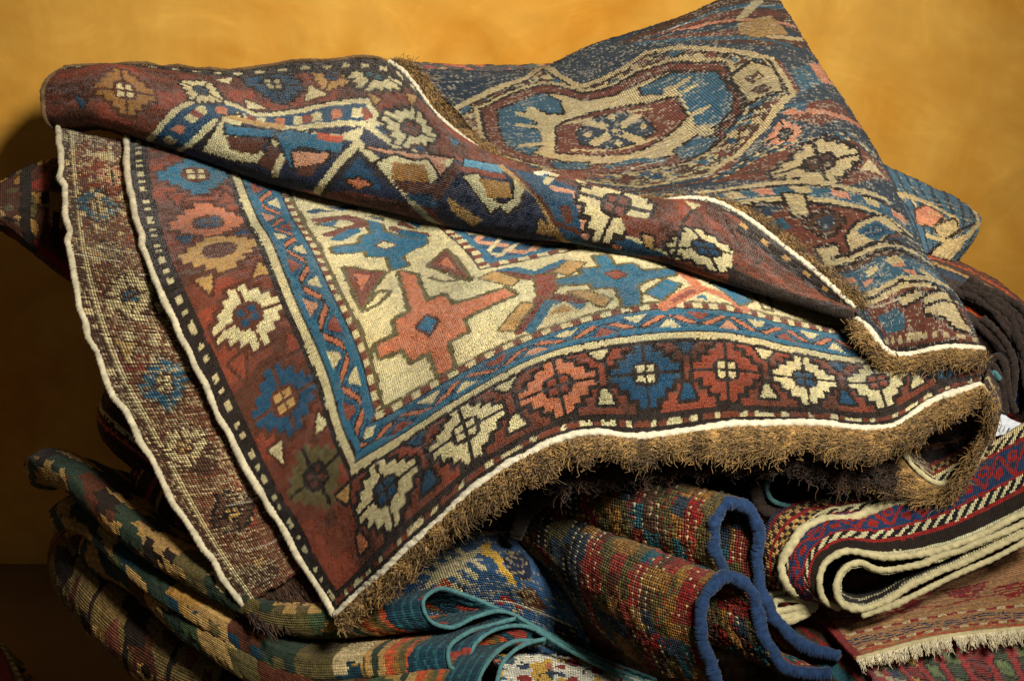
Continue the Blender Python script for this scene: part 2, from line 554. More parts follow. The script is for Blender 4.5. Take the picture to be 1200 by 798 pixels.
def tufts(sheet, obj, per=2, h=0.003, r=0.0013, lean=(0.0, -0.5), seed=1, keep=None):
    """cut wool ends standing on every knot of a pile rug"""
    rr = np.random.default_rng(seed)
    n = sheet.normals()
    view = np.array([0, 0, CAMZ])-sheet.P.reshape(-1, 3).mean(0)
    if np.median((n*view).sum(-1)) < 0: n = -n
    du = np.gradient(sheet.P, axis=1); dv = np.gradient(sheet.P, axis=0)
    mk = np.ones(sheet.U.shape, bool) if keep is None else keep
    P = sheet.P[mk]; n = n[mk]; du = du[mk]; dv = dv[mk]; c = sheet.col[mk]; lo = sheet.low[mk]
    vs_, cs_ = [], []
    lu = du/(np.linalg.norm(du, axis=1, keepdims=True)+1e-9); lv = dv/(np.linalg.norm(dv, axis=1, keepdims=True)+1e-9)
    for k in range(per):
        m = len(P)
        a, b = rr.uniform(-0.3, 0.3, (m, 1)), rr.uniform(-0.3, 0.3, (m, 1))
        B0 = P+du*a+dv*b-n*0.0008
        hh = h*rr.uniform(0.6, 1.25, (m, 1))-0.0012*lo[:, None]
        ap = B0+n*hh+(lu*(lean[0]+0.22*rr.normal(size=(m, 1)))+lv*(lean[1]+0.22*rr.normal(size=(m, 1))))*h
        th = rr.uniform(0, 6.28, (m, 1))
        tri = [B0+r*(np.cos(th+q*2.094)*lu+np.sin(th+q*2.094)*lv) for q in range(3)]
        vs_.append(np.stack(tri+[ap], 1))
        f = np.clip(1+0.10*rr.normal(size=(m, 1, 1)), 0.7, 1.3)
        cs_.append(np.repeat(c[:, None, :], 4, 1)*f)
    V = np.concatenate(vs_); Cc = np.concatenate(cs_)
    N_ = len(V)
    t0 = np.array([[0, 1, 3], [1, 2, 3], [2, 0, 3]])
    T = (t0[None]+(np.arange(N_)*4)[:, None, None]).reshape(-1, 3)
    me = mesh_np('wool_pile', V.reshape(-1, 3), T, smooth=True)
    c4 = np.ones((N_*4, 4), np.float32); c4[:, :3] = np.clip(Cc, 0.002, 0.85).reshape(-1, 3)
    ca = me.attributes.new('Col', 'FLOAT_COLOR', 'POINT'); ca.data.foreach_set('color', c4.ravel())
    me.uv_layers.new(name='UVMap')
    o = link('wool_pile', me, M_TUFT)
    o.parent = obj
    o['kind'] = 'stuff'
    return o

def slab(path, h, back, pitch=0.35, seed=1, hs=None):
    """folded rug edge: rounded nose along path (px,py,D), top and bottom sheet running back"""
    path = np.asarray(path, float)
    P = W(path[:, 0], path[:, 1], path[:, 2])
    n = len(P)
    T = np.gradient(P, axis=0); T[:, 2] = 0
    T /= np.linalg.norm(T, axis=1, keepdims=True)
    Bk = np.stack([-T[:, 1], T[:, 0], 0*T[:, 0]], -1)
    Bk[Bk[:, 1] < 0] *= -1
    Bk = Bk*0.6+np.array([0, 0.4, 0]); Bk /= np.linalg.norm(Bk, axis=1, keepdims=True)
    hs = np.full(n, h) if hs is None else np.asarray(hs, float)
    prof = [(back, 1.0), (back*0.4, 1.0)] + [(1-math.cos(a), math.sin(a)) for a in np.linspace(math.pi/2, -math.pi/2, 9)] + [(back*0.4, -1.0), (back, -1.0)]
    C3 = []
    arc = [0.0]
    rows = []
    for k, (b, z) in enumerate(prof):
        row = []
        for i in range(n):
            bb = b if k in (0, 1, len(prof)-2, len(prof)-1) else b*hs[i]
            row.append(P[i]+Bk[i]*bb+np.array([0, 0, z*hs[i]]))
        rows.append(row)
    rows = np.array(rows)
    mid = rows[:, n//2]
    q = np.concatenate([[0], np.cumsum(np.linalg.norm(np.diff(mid, axis=0), axis=1))])*100
    u = np.concatenate([[0], np.cumsum(np.linalg.norm(np.diff(P, axis=0), axis=1))])*100
    return Sheet(u, q, rows, pitch, pixels=False, seed=seed)

# ------------------------------------------------------------------ the place: wall and floor
YW = 2.925
def wall_material():
    m, nt, b = new_mat('ochre_lime_plaster')
    N, L = nt.nodes, nt.links
    g = N.new('ShaderNodeTexCoord')
    n1 = N.new('ShaderNodeTexNoise'); n1.inputs['Scale'].default_value = 3.2; n1.inputs['Detail'].default_value = 5
    n1.inputs['Distortion'].default_value = 1.6
    L.new(g.outputs['Object'], n1.inputs['Vector'])
    mp = N.new('ShaderNodeMapping'); mp.inputs['Scale'].default_value = (6, 6, 4.2); mp.inputs['Rotation'].default_value = (0, 0.35, 0)
    L.new(g.outputs['Object'], mp.inputs[0])
    n2 = N.new('ShaderNodeTexNoise'); n2.inputs['Scale'].default_value = 1.0; n2.inputs['Detail'].default_value = 7; n2.inputs['Distortion'].default_value = 2.2
    L.new(mp.outputs[0], n2.inputs['Vector'])
    mx = N.new('ShaderNodeMath'); mx.operation = 'MULTIPLY_ADD'; mx.inputs[1].default_value = 0.45
    L.new(n2.outputs['Fac'], mx.inputs[0]); L.new(n1.outputs['Fac'], mx.inputs[2])
    r = N.new('ShaderNodeValToRGB')
    r.color_ramp.elements[0].position = 0.5; r.color_ramp.elements[1].position = 0.98
    r.color_ramp.elements[0].color = (*lin((206, 142, 44)), 1); r.color_ramp.elements[1].color = (*lin((236, 186, 88)), 1)
    L.new(mx.outputs[0], r.inputs[0])
    m3 = N.new('ShaderNodeMapping'); m3.inputs['Scale'].default_value = (4, 4, 5.5); m3.inputs['Rotation'].default_value = (0, -0.6, 0)
    L.new(g.outputs['Object'], m3.inputs[0])
    n3 = N.new('ShaderNodeTexNoise'); n3.inputs['Scale'].default_value = 1.0; n3.inputs['Detail'].default_value = 9; n3.inputs['Distortion'].default_value = 3.5; n3.inputs['Roughness'].default_value = 0.62
    L.new(m3.outputs[0], n3.inputs['Vector'])
    r3 = N.new('ShaderNodeValToRGB')
    for e_, (p_, v_) in zip([r3.color_ramp.elements[0], r3.color_ramp.elements[1]], [(0.36, 0.90), (0.56, 1.0)]):
        e_.position = p_; e_.color = (v_, v_*0.985, v_*0.95, 1)
    e_ = r3.color_ramp.elements.new(0.60); e_.color = (1.05, 1.05, 1.07, 1)
    e_ = r3.color_ramp.elements.new(0.63); e_.color = (1.0, 1.0, 1.0, 1)
    L.new(n3.outputs['Fac'], r3.inputs[0])
    vm = N.new('ShaderNodeVectorMath'); vm.operation = 'MULTIPLY'
    L.new(r.outputs[0], vm.inputs[0]); L.new(r3.outputs[0], vm.inputs[1]); L.new(vm.outputs[0], b.inputs['Base Color'])
    b.inputs['Roughness'].default_value = 0.62
    b.inputs['Specular IOR Level'].default_value = 0.25
    # trowel arcs
    vo = N.new('ShaderNodeTexVoronoi'); vo.inputs['Scale'].default_value = 5.5; vo.feature = 'F1'
    L.new(g.outputs['Object'], vo.inputs['Vector'])
    wv = N.new('ShaderNodeMath'); wv.operation = 'SINE'
    ml = N.new('ShaderNodeMath'); ml.operation = 'MULTIPLY'; ml.inputs[1].default_value = 42
    L.new(vo.outputs['Distance'], ml.inputs[0]); L.new(ml.outputs[0], wv.inputs[0])
    a2 = N.new('ShaderNodeMath'); a2.operation = 'MULTIPLY_ADD'; a2.inputs[1].default_value = 0.03
    L.new(wv.outputs[0], a2.inputs[0]); L.new(n2.outputs['Fac'], a2.inputs[2])
    bp = N.new('ShaderNodeBump'); bp.inputs['Strength'].default_value = 0.35; bp.inputs['Distance'].default_value = 0.004
    L.new(a2.outputs[0], bp.inputs['Height']); L.new(bp.outputs[0], b.inputs['Normal'])
    return m

def floor_material():
    m, nt, b = new_mat('dull_stone_floor')
    N, L = nt.nodes, nt.links
    g = N.new('ShaderNodeTexCoord')
    n1 = N.new('ShaderNodeTexNoise'); n1.inputs['Scale'].default_value = 9; n1.inputs['Detail'].default_value = 8
    L.new(g.outputs['Object'], n1.inputs['Vector'])
    r = N.new('ShaderNodeValToRGB')
    r.color_ramp.elements[0].color = (*lin((96, 74, 44)), 1); r.color_ramp.elements[1].color = (*lin((132, 106, 66)), 1)
    L.new(n1.outputs['Fac'], r.inputs[0]); L.new(r.outputs[0], b.inputs['Base Color'])
    b.inputs['Roughness'].default_value = 0.7
    bp = N.new('ShaderNodeBump'); bp.inputs['Strength'].default_value = 0.2; bp.inputs['Distance'].default_value = 0.003
    L.new(n1.outputs['Fac'], bp.inputs['Height']); L.new(bp.outputs[0], b.inputs['Normal'])
    return m

def plate(name, v, mat):
    me = bpy.data.meshes.new(name)
    me.from_pydata([tuple(p) for p in v], [], [(0, 1, 2, 3), (7, 6, 5, 4), (0, 4, 5, 1), (1, 5, 6, 2), (2, 6, 7, 3), (3, 7, 4, 0)])
    me.update()
    o = link(name, me, mat)
    o['kind'] = 'structure'
    return o
x0, x1 = -2.5, 2.5
plate('wall', [(x0, YW, -0.01), (x1, YW, -0.01), (x1, YW, 2.6), (x0, YW, 2.6), (x0, YW+0.1, -0.01), (x1, YW+0.1, -0.01), (x1, YW+0.1, 2.6), (x0, YW+0.1, 2.6)], wall_material())
plate('floor', [(x0, -0.5, 0), (x0, YW+0.05, 0), (x1, YW+0.05, 0), (x1, -0.5, 0), (x0, -0.5, -0.05), (x0, YW+0.05, -0.05), (x1, YW+0.05, -0.05), (x1, -0.5, -0.05)], floor_material())

# ================================================================== 1. the top rug
top = empty('folded_rug', (0.0, 2.45, 0.55), 'big red bordered wool rug folded on top of the pile, corner flap turned over', 'rug')

# ---- pile side, lower panel -------------------------------------------------
us = [0, 6, 11.5, 17, 23.8, 33.6, 43.4, 53.2, 63, 72.8, 80, 86]
vs = [0, 6, 11.5, 16.5, 23.5, 34, 44, 54, 64, 76]
PX = [
 [(392,722),(425,692),(452,667),(492,630),(560,567),(668,511),(763,511),(855,498),(955,497),(1045,499),(1100,467),(1150,450)],
 [(360,672),(398,638),(432,599),(480,556),(547,508),(655,456),(757,443),(852,438),(944,447),(1030,450),(1090,425),(1148,415)],
 [(331,622),(375,585),(416,549),(466,517),(535,472),(645,416),(752,396),(848,393),(938,411),(1018,421),(1077,400),(1140,388)],
 [(306,580),(352,545),(397,503),(449,480),(522,438),(628,390),(742,358),(842,356),(930,376),(1005,384),(1062,368),(1125,355)],
 [(272,518),(327,480),(380,445),(431,414),(500,380),(603,347),(714,322),(805,318),(900,330),(985,340),(1030,330),(1075,318)],
 [(225,420),(282,375),(340,352),(396,338),(466,318),(570,296),(680,275),(775,268),(865,270),(935,275),(985,268),(1030,255)],
 [(180,322),(248,300),(314,287),(373,290),(455,287),(532,264),(640,243),(740,235),(830,232),(905,235),(950,228),(990,218)],
 [(163,268),(234,262),(296,256),(350,252),(430,245),(505,232),(610,210),(710,200),(800,195),(870,198),(912,193),(950,188)],
 [(150,210),(220,205),(276,206),(333,214),(405,212),(485,205),(585,180),(685,168),(775,162),(840,165),(880,162),(910,158)],
 [(148,160),(210,158),(262,160),(318,172),(385,172),(465,168),(565,145),(665,132),(755,126),(815,128),(852,126),(880,122)]]
base = [2.50, 2.485, 2.465, 2.445, 2.42, 2.41, 2.41, 2.42, 2.43, 2.45, 2.48, 2.52]
pm = [0, .02, .045, .08, .135, .22, .305, .39, .47, .55]
pl = [0, .02, .04, .06, .075, .095, .12, .20, .285, .40]
ctrl = np.zeros((len(vs), len(us), 3))
for i in range(len(vs)):
    for j in range(len(us)):
        wgt = min(1, us[j]/23.8)
        ctrl[i, j] = (*PX[i][j], base[j]+pm[i]*wgt+pl[i]*(1-wgt))
for (i, j, d) in [(2, 8, .012), (2, 9, .02), (2, 10, .02), (3, 8, .03), (3, 9, .04), (3, 10, .04), (3, 11, .03), (4, 8, .045), (4, 9, .06), (4, 10, .06), (4, 11, .05), (5, 8, .05), (5, 9, .06), (5, 10, .06), (5, 11, .05)]:
    ctrl[i, j, 2] += d
A = Sheet(us, vs, ctrl, 0.215, seed=21, jitter=0.16)
A.fill('red')
nz = smooth_noise(A.U.shape, 14, 3)
A.put(nz > 0.55, 'red2'); A.put(nz < -0.75, 'brown')
# edging: dark line, cream dashes, dark line
def edging(T, Sx, flipped):
    T0 = T
    m = (T0 < 2.3) & (Sx > T0-0.01)
    A.put(m, 'dark', 0.3)
    A.put(m & (T0 > 0.95) & (T0 < 1.5) & (((Sx+0.5*np.sin(Sx*1.7)) % 2.7) < 1.1), 'cream')
    A.put(m & (T0 > 0.95) & (T0 < 1.5) & (((Sx+0.5*np.sin(Sx*1.7)) % 2.7) >= 1.3), 'red')
edging(A.V, A.U, 0)
mL = (A.U < 2.2) & (A.V > A.U)
A.put(mL, 'dark', 0.3)
A.put(mL & (A.U > 1.0) & (A.U < 1.55) & (((A.V+0.4*np.sin(A.V*1.3)) % 1.9) < 0.75), 'cream')
# border flowers along the fringed end
for u, c, cc in [(14, 'cream', 'dblue'), (23.8, 'cream', 'cream'), (33.6, 'salmon', 'red2'), (43.4, 'dblue', 'cream'),
                 (53.2, 'red2', 'cream'), (63, 'cream', 'dblue'), (72.8, 'cream', 'red2'), (81.5, 'dblue', 'cream')]:
    A.flower(u, 6.6, 4.0, 3.8, c, cc)
    for s_ in (-1, 1):
        A.line([(u+s_*4.9+0.5, 3.2), (u+s_*4.9+0.5, 10.4)], 0.45, 'dark', px=False)
tc = ['salmon', 'dblue', 'cream', 'cream', 'dblue', 'cream', 'dblue', 'cream']
ti = ['tan', 'dblue', 'cream', 'cream', 'dblue', 'cream', 'dblue', 'cream']
for k in range(8):
    u = 18.9-9.8+9.8*k
    A.poly([(u-1.0, 3.3), (u+1.0, 3.3), (u+0.2, 5.1), (u-0.3, 5.1)], tc[k], 'dark', 0.45, px=False)
    A.poly([(u-1.1, 10.4), (u+1.1, 10.4), (u+0.2, 9.0), (u-0.2, 9.0)], ti[k], 'dark', 0.4, px=False)
# border flowers along the side
for v, c, cc in [(14, 'olive', 'brown'), (24, 'dblue', 'tan'), (34.2, 'cream', 'dblue'), (45, 'tan', 'brown'), (54, 'salmon', 'dblue'), (64, 'blue', 'cream'), (73, 'tan', 'cream')]:
    A.flower(6.9, v, 3.9, 3.9 if v < 40 else 4.1, c, cc, out=None if c in ('olive',) else 'brown', slit=v < 40)
for v, ul, ur, k in [(19, 4.2, 9.9, 'cream'), (29.4, 4.0, 9.9, 'red2'), (39.8, 4.4, 9.9, 'tan'), (49.5, 4.2, 9.8, 'dblue'), (59, 4.4, 9.6, 'red2')]:
    A.poly([(ul-0.9, v+1.3), (ul+0.9, v+1.3), (ul, v-1.2)], k, 'brown', 0.4, px=False)
    A.poly([(ur-1.0, v-1.1), (ur+0.8, v-1.1), (ur, v+1.3)], k, 'brown', 0.4, px=False)
# guard band: tan line, blue zigzag band, barber stripe
def band(T, S, t0, t1, lines=True, seed=0):
    """T across, S along; returns nothing, paints inside mask"""
    inb = band.mask
    A.put(inb & (T >= t0-1.5) & (T < t0-0.65), 'dark', 0.4)
    A.put(inb & (T >= t0-0.9) & (T < t0), 'cream' if lines else 'tan')
    A.put(inb & (T >= t0) & (T < t0+0.3), 'dark', 0.4)
    wd = t1-t0
    m = inb & (T >= t0+0.3) & (T < t1)
    A.put(m, 'blue')
    ph = (S/3.6) % 2
    x = np.where(ph < 1, ph, 2-ph)
    tt = (T-t0-0.3)/(wd-0.3)
    inner = m & (tt > 0.16) & (tt < 0.84)
    ty = (tt-0.16)/0.68
    A.put(inner, 'dblue', 0.2)
    A.put(m & (tt > 0.12) & (tt < 0.2), 'blue'); A.put(m & (tt > 0.8) & (tt < 0.88), 'blue')
    A.put(inner & (np.abs(ty-x) < 0.34), 'blue')
    A.put(inner & (np.abs(ty-x) < 0.24) & (ty > 0.14) & (ty < 0.86), 'dark', 0.4)
    A.put(inner & (np.abs(ty-x) < 0.13) & (ty > 0.2) & (ty < 0.8), 'salmon')
    k = (np.floor(S/3.6+0.5).astype(int)) % 6
    f = np.abs(((S/3.6+0.5) % 1)-0.5)
    up = (np.floor(S/3.6+0.5).astype(int) % 2) == 0
    tri_hi = inner & up & (ty > 0.5) & (f < (ty-0.35)*0.55)
    tri_lo = inner & ~up & (ty < 0.5) & (f < (0.65-ty)*0.55)
    cols = ['cream', 'cream', 'red2', 'pink', 'cream', 'red2']
    for q in range(6):
        A.put((tri_hi | tri_lo) & (k == q), cols[q])
    A.put(inb & (T >= t1) & (T < t1+0.25), 'dark', 0.4)
    b = inb & (T >= t1+0.25) & (T < t1+1.05)
    A.put(b & ((np.floor(S/1.0) % 2) == 0), 'cream'); A.put(b & ((np.floor(S/1.0) % 2) == 1), 'red')
    A.put(inb & (T >= t1+1.05) & (T < t1+1.4), 'olive', 0.4)
D_ = np.minimum(A.U-0.0, A.V+0.0)
field = (A.U > 17.0) & (A.V > 16.5)
A.put(field, 'cream')
band.mask = (A.V > 10.0) & (A.U <= (A.V-16.5)*1.0+17.0) & (A.V > A.U-0.3)
band(A.U, A.V, 11.9, 16.0, seed=1)
band.mask = (A.U > 10.0) & (A.V < A.U+0.3) & (A.V < 17)
band(A.V*1.0, A.U, 11.9, 15.4, seed=2)
A.put((A.U > 16.8) & (A.U < 17.15) & (A.V > 16.6), 'olive', 0.4)
# field figures
out = 'olive'
A.poly([(469,318),(486,322),(498,354),(520,346),(530,358),(556,351),(592,338),(602,345),(573,358),(541,373),(546,388),(523,401),(530,431),(514,437),(503,411),(483,421),(471,407),(446,417),(440,405),(467,392),(462,375),(483,365)], 'salmon', out, 0.55)
A.poly([(500,370),(512,375),(503,390),(488,383)], 'blue', 'brown', 0.35)
A.poly([(696,301),(711,300),(721,311),(743,310),(753,318),(790,316),(790,322),(760,327),(745,334),(750,355),(732,358),(721,336),(696,337),(693,331),(649,334),(648,328),(685,322),(681,316),(706,314)], 'blue', out, 0.45)
A.poly([(710,321),(722,317),(733,322),(721,326)], 'red2', 'brown', 0.3)
A.poly([(430,254),(445,256),(448,271),(469,277),(499,281),(499,286),(480,294),(469,300),(477,311),(460,315),(454,300),(432,300),(430,294),(394,296),(390,290),(422,285),(424,277),(435,273)], 'blue', out, 0.45)
A.poly([(440,287),(450,283),(463,287),(452,291)], 'cream', 'brown', 0.3)
A.poly([(405,313),(450,319),(424,360)], 'red', out, 0.5); A.poly([(414,320),(434,323),(424,340)], 'salmon')
A.poly([(503,311),(522,293),(549,327)], 'red', out, 0.5); A.poly([(514,309),(524,301),(535,316)], 'salmon')
A.line([(425,365),(443,357),(458,342),(444,340),(432,354)], 0.5, out)
A.line([(505,325),(520,330),(538,328),(525,322)], 0.45, out)
A.poly([(372,262),(400,255),(430,262),(410,268)], 'cream', out, 0.4); A.line([(368,248),(412,243)], 1.3, 'dblue'); A.line([(372,258),(408,254),(425,262),(385,275)], 1.3, 'red')
A.poly([(372,262),(395,258),(390,266)], 'blue'); A.line([(470,262),(500,277),(460,268)], 1.2, 'red'); A.poly([(475,258),(497,262),(490,268)], 'blue')
A.line([(360,240),(440,258),(500,272)], 0.5, 'cream')
A.line([(395,280),(415,270)], 1.3, 'blue'); A.line([(472,272),(497,278)], 1.3, 'blue')
# X figure between the crosses
for pts, c in [([(587,314),(627,320),(659,307)], 'blue'), ([(584,320),(630,326),(662,312)], 'red'), ([(623,386),(645,351),(680,358)], 'blue'), ([(608,388),(637,345),(684,352)], 'red')]:
    A.line(pts, 1.25, c)
A.poly([(626,322),(648,320),(652,336),(642,350),(630,344)], 'red2', out, 0.3)
for p in [[(561,326),(580,318),(608,326),(600,334)], [(585,387),(612,355),(625,357),(602,388)], [(649,318),(664,306),(685,308),(668,321)], [(666,342),(687,340),(715,350),(706,359)]]:
    A.poly(p, 'tan', out, 0.3)
A.poly([(645,368),(660,356),(675,364)], 'tan', 'cream', 0.4)
A.line([(797,314),(818,337),(778,358)], 1.5, 'salmon'); A.line([(818,336),(850,348),(872,362)], 1.4, 'salmon')
A.line([(812,341),(790,352)], 0.7, 'red2')
A.poly([(757,343),(780,328),(797,333),(775,350)], 'blue', out, 0.4); A.poly([(834,333),(846,330),(880,352),(866,357)], 'blue', out, 0.35)
A.poly([(815,348),(823,344),(830,351)], 'blue'); A.line([(884,345),(893,362),(905,365),(898,345)], 0.4, out)
# inner frame
inn = (A.U > 31) & (A.V > 29.5)
A.put(inn, 'red')
du, dv = A.U-31, (A.V-29.5)*1.0
dd = np.minimum(du, dv)
A.put(inn & (dd < 0.7), 'cream'); A.put(inn & (dd >= 0.7) & (dd < 1.0), 'dark')
s_ = np.where(du < dv, A.V, A.U)
A.put(inn & (dd >= 1.0) & (dd < 1.9), 'red'); A.put(inn & (dd >= 1.0) & (dd < 1.9) & ((np.floor(s_) % 2) == 0), 'cream')
A.put(inn & (dd >= 1.9) & (dd < 6.2), 'blue')
x = np.abs(((s_/3.4) % 2)-1)
ty = (dd-2.6)/2.9
A.put(inn & (ty > 0) & (ty < 1), 'dblue'); A.put(inn & (ty > 0) & (ty < 1) & (np.abs(ty-x) < 0.2), 'pink')
A.put(inn & (ty > 0.1) & (ty < 0.9) & (np.abs(ty-1+x) < 0.12), 'cream')
A.put(inn & (dd >= 6.2) & (dd < 7.0), 'cream')
A.put(inn & (dd >= 7.0) & (dd < 7.4), 'dark')
A.col[::2] *= 0.88; A.wear(0.10, 0.05, 31, 0.2)
oA = A.build('pile_panel', M_PILE, top, rough=0.0002, thick=0, wave=0.0006)
tufts(A, oA, 1, 0.0024, 0.0014, (0.0, -0.6), 5, keep=A.V < 72)
def lift(P, d):      # small shift towards the camera / up
    v = np.array([0, -0.6, 0.8])
    return P+v*d
cord('selvedge_cord', lift(A.P[:, 0], 0.001), 0.0040, Y_SELV, top, twist=0.5, wob=0.0009, pitch=0.006)
cord('end_cord', lift(A.P[0], 0.001), 0.0040, Y_WHITE, top, twist=0.8, pitch=0.012, wob=0.0006)

# brown fringe hanging from the end
def pixline(pts, n=60):
    pts = np.asarray(pts, float)
    L = np.concatenate([[0], np.cumsum(np.hypot(*np.diff(pts[:, :2], axis=0).T))])
    q = spl(L, pts, np.linspace(0, L[-1], n))
    return W(q[:, 0], q[:, 1], q[:, 2])
roots = A.P[0]
tips = pixline([(402,736,2.47),(436,706,2.46),(466,684,2.445),(508,648,2.425),(574,594,2.40),(673,540,2.39),(765,541,2.385),(859,534,2.39),(960,531,2.40),(1050,528,2.415),(1100,496,2.445),(1146,474,2.49)], 90)
fringe('fringe', roots, tips, 7000, 0.00085, Y_BROWN, top, curl=0.0040, sag=0.002, seed=4, lenvar=0.25, clump=0.45, nclump=180, curlf=(2.2, 4.2), segs=14, lay=0.0035)

# ---- curled right end and the layer below --------------------------------------
ce = [(1150,450,2.52),(1163,478,2.53),(1155,520,2.52),(1128,560,2.50),(1098,566,2.49),(1072,548,2.49),(1052,526,2.50),(1010,528,2.51),(940,535,2.51),(850,545,2.51),(740,560,2.51),(640,580,2.53)]
arc = np.concatenate([[0], np.cumsum(np.linalg.norm(np.diff(np.array([W(*p) for p in ce]), axis=0), axis=1))])*100
offs = [(0,0,0), (6,-18,0.09), (10,-34,0.19), (12,-48,0.28)]
cu = Sheet([0, 9, 19, 28], arc, [[(p[0]+o[0], p[1]+o[1], p[2]+o[2]) for o in offs] for p in ce], 0.33, seed=41)
cu.fill('bbrown')
r_ = np.floor(cu.U/0.9) % 3
cu.put(r_ == 0, 'dark'); cu.put((cu.U > 2) & (cu.U < 3), 'bcream'); cu.weave(0.2, 'bcream', 12); cu.wear(0.15, 0.05, 33)
cu.build('under_layer', M_BACK, top, thick=0.006, flip=False)
pcord('end_cord', [(1150,450,2.515),(1163,478,2.525),(1155,520,2.515),(1128,560,2.495),(1098,566,2.485),(1072,548,2.485),(1052,526,2.495),(1035,526,2.50)], 0.003, Y_CREAM, top, twist=0.6)
ra = pixline([(1149,452,2.512),(1162,478,2.518),(1154,522,2.508),(1128,563,2.49),(1098,570,2.48),(1070,552,2.48),(1050,528,2.49)], 60)
rb = pixline([(1168,478,2.47),(1157,505,2.47),(1128,556,2.46),(1105,590,2.455),(1075,590,2.45),(1040,575,2.45),(1000,560,2.455)], 60)
fringe('fringe', ra, rb, 2200, 0.0008, Y_BROWN, top, curl=0.0035, sag=0.0, seed=8, lenvar=0.4, clump=0.4, nclump=80)
ra = pixline([(640,560,2.47),(760,540,2.455),(860,535,2.45),(960,535,2.45),(1050,540,2.46)], 60)
rb = pixline([(640,578,2.45),(765,558,2.435),(880,552,2.435),(975,568,2.435),(1060,588,2.44)], 60)
fringe('fringe', ra, rb, 1600, 0.0008, Y_DBROWN, top, curl=0.004, seed=9, lenvar=0.6, clump=0.5, nclump=40)

# ---- left panel lying underneath, back side up --------------------------------
lp = [(68,150,2.925),(72,200,2.84),(76,250,2.77),(84,310,2.69),(97,370,2.655),(118,430,2.632),(150,490,2.612),(180,545,2.597),(210,600,2.582),(243,652,2.565),(284,711,2.545)]
mp_ = [(150,165,2.907),(152,210,2.799),(163,268,2.714),(178,320,2.634),(205,378,2.620),(226,425,2.608),(253,480,2.595),(280,535,2.583),(305,585,2.572),(325,630,2.551),(350,668,2.536)]
rp = [(235,165,2.96),(236,205,2.88),(240,262,2.80),(260,300,2.73),(285,350,2.70),(300,395,2.69),(320,445,2.67),(345,500,2.65),(365,550,2.63),(382,590,2.61),(400,625,2.60)]
arcB = np.concatenate([[0], np.cumsum(np.linalg.norm(np.diff(np.array([W(*p) for p in lp]), axis=0), axis=1))])*100
B = Sheet([0, 8.6, 17], arcB, [[a, b, c] for a, b, c in zip(lp, mp_, rp)], 0.27, seed=51)
B.fill(lin((104, 66, 46)))
n_ = smooth_noise(B.U.shape, 16, 2)
B.put(n_ > 0.2, lin((116, 60, 44))); B.put(n_ < -0.9, 'bbrown')
B.put((B.U < 1.6), 'bbrown'); B.put((np.abs(B.U-1.5) < 0.25), 'bcream')
B.flower_px(112, 240, (26, 2), (2, 18), 'bblue', 'bcream', 'bbrown'); B.flower_px(130, 205, (20, 2), (2, 12), 'bpink', 'bcream', None)
B.flower_px(150, 345, (26, -6), (6, 26), 'bcream', 'bblue', 'bbrown'); B.flower_px(190, 448, (26, -10), (10, 30), 'bblue', 'bcream', 'bbrown')
B.flower_px(215, 522, (22, -10), (9, 22), 'bcream', 'tan', 'bbrown'); B.flower_px(270, 600, (22, -12), (10, 22), 'bbrown', 'tan', 'dark')
B.poly([(133,395),(158,402),(147,424)], 'tan', 'bbrown', 0.3); B.poly([(190,505),(205,508),(206,528)], 'bcream'); B.poly([(292,656),(308,650),(303,668)], 'tan')
B.poly([(100,290),(125,300),(108,312)], 'tan'); B.poly([(95,180),(130,175),(135,190)], 'bcream')
B.put((B.V < 45) & (smooth_noise(B.U.shape, 2.5, 8) > 0.9), 'bcream')
B.weave(0.34, lin((190, 172, 130)), 15, (1, 4)); B.col *= np.where((np.arange(B.nv) % 2 == 0), 1.25, 0.72)[:, None, None]; B.wear(0.18, 0.10, 35)
B.build('back_panel', M_BACK, top, rough=0.0005, thick=0.006)
cord('selvedge_cord', lift(B.P[:, 0], 0.001), 0.0039, Y_SELV, top, twist=0.5, wob=0.0014, seed=5, pitch=0.006)
eb = pixline([(284,711,2.548),(315,690,2.547),(348,669,2.545)], 20)
cord('end_cord', eb, 0.0022, Y_CREAM, top, twist=0.6)
ta = pixline([(300,738,2.53),(340,735,2.525),(385,708,2.52)], 20)
fringe('fringe', eb, ta, 420, 0.0011, Y_DBROWN, top, curl=0.0014, lay=0.002, seed=14, lenvar=0.4, clump=0.75, nclump=17)

# ---- far panel, back side up with the octagon ------------------------------------
ru = [-5, 0, 5, 12, 20, 30, 42]
rv = [0, 9, 15, 26, 36, 46, 58, 70, 79, 84]
rows = [
 [(1150,410,2.53),(1110,408,2.505),(1075,415,2.50),(1046,417,2.50),(1019,388,2.515),(990,364,2.548)],
 [(1127,355,2.58),(1100,331,2.56),(1060,326,2.56),(1016,342,2.555),(978,336,2.572),(930,322,2.60)],
 [(1098,318,2.62),(1068,294,2.605),(1030,289,2.605),(985,306,2.60),(920,305,2.62),(840,300,2.65)],
 [(1066,255,2.68),(1035,232,2.665),(980,220,2.665),(900,222,2.675),(820,232,2.69),(740,245,2.71)],
 [(1030,185,2.74),(1000,162,2.73),(940,165,2.725),(860,195,2.73),(780,215,2.74),(690,225,2.75)],
 [(998,130,2.80),(965,110,2.79),(900,118,2.785),(820,170,2.79),(720,200,2.80),(610,200,2.82)],
 [(960,75,2.87),(915,60,2.86),(850,75,2.855),(760,118,2.86),(670,150,2.87),(560,160,2.90)],
 [(925,20,2.925),(880,20,2.92),(810,38,2.92),(730,70,2.925),(640,100,2.935),(530,125,2.955)],
 [(905,-8,2.965),(860,-5,2.965),(790,22,2.965),(700,50,2.97),(622,82,2.975),(478,80,2.985)]]
cc = []
for r in rows:
    a = r[0]
    cc.append([(a[0]-10, a[1]+8, a[2]+0.05)]+r)
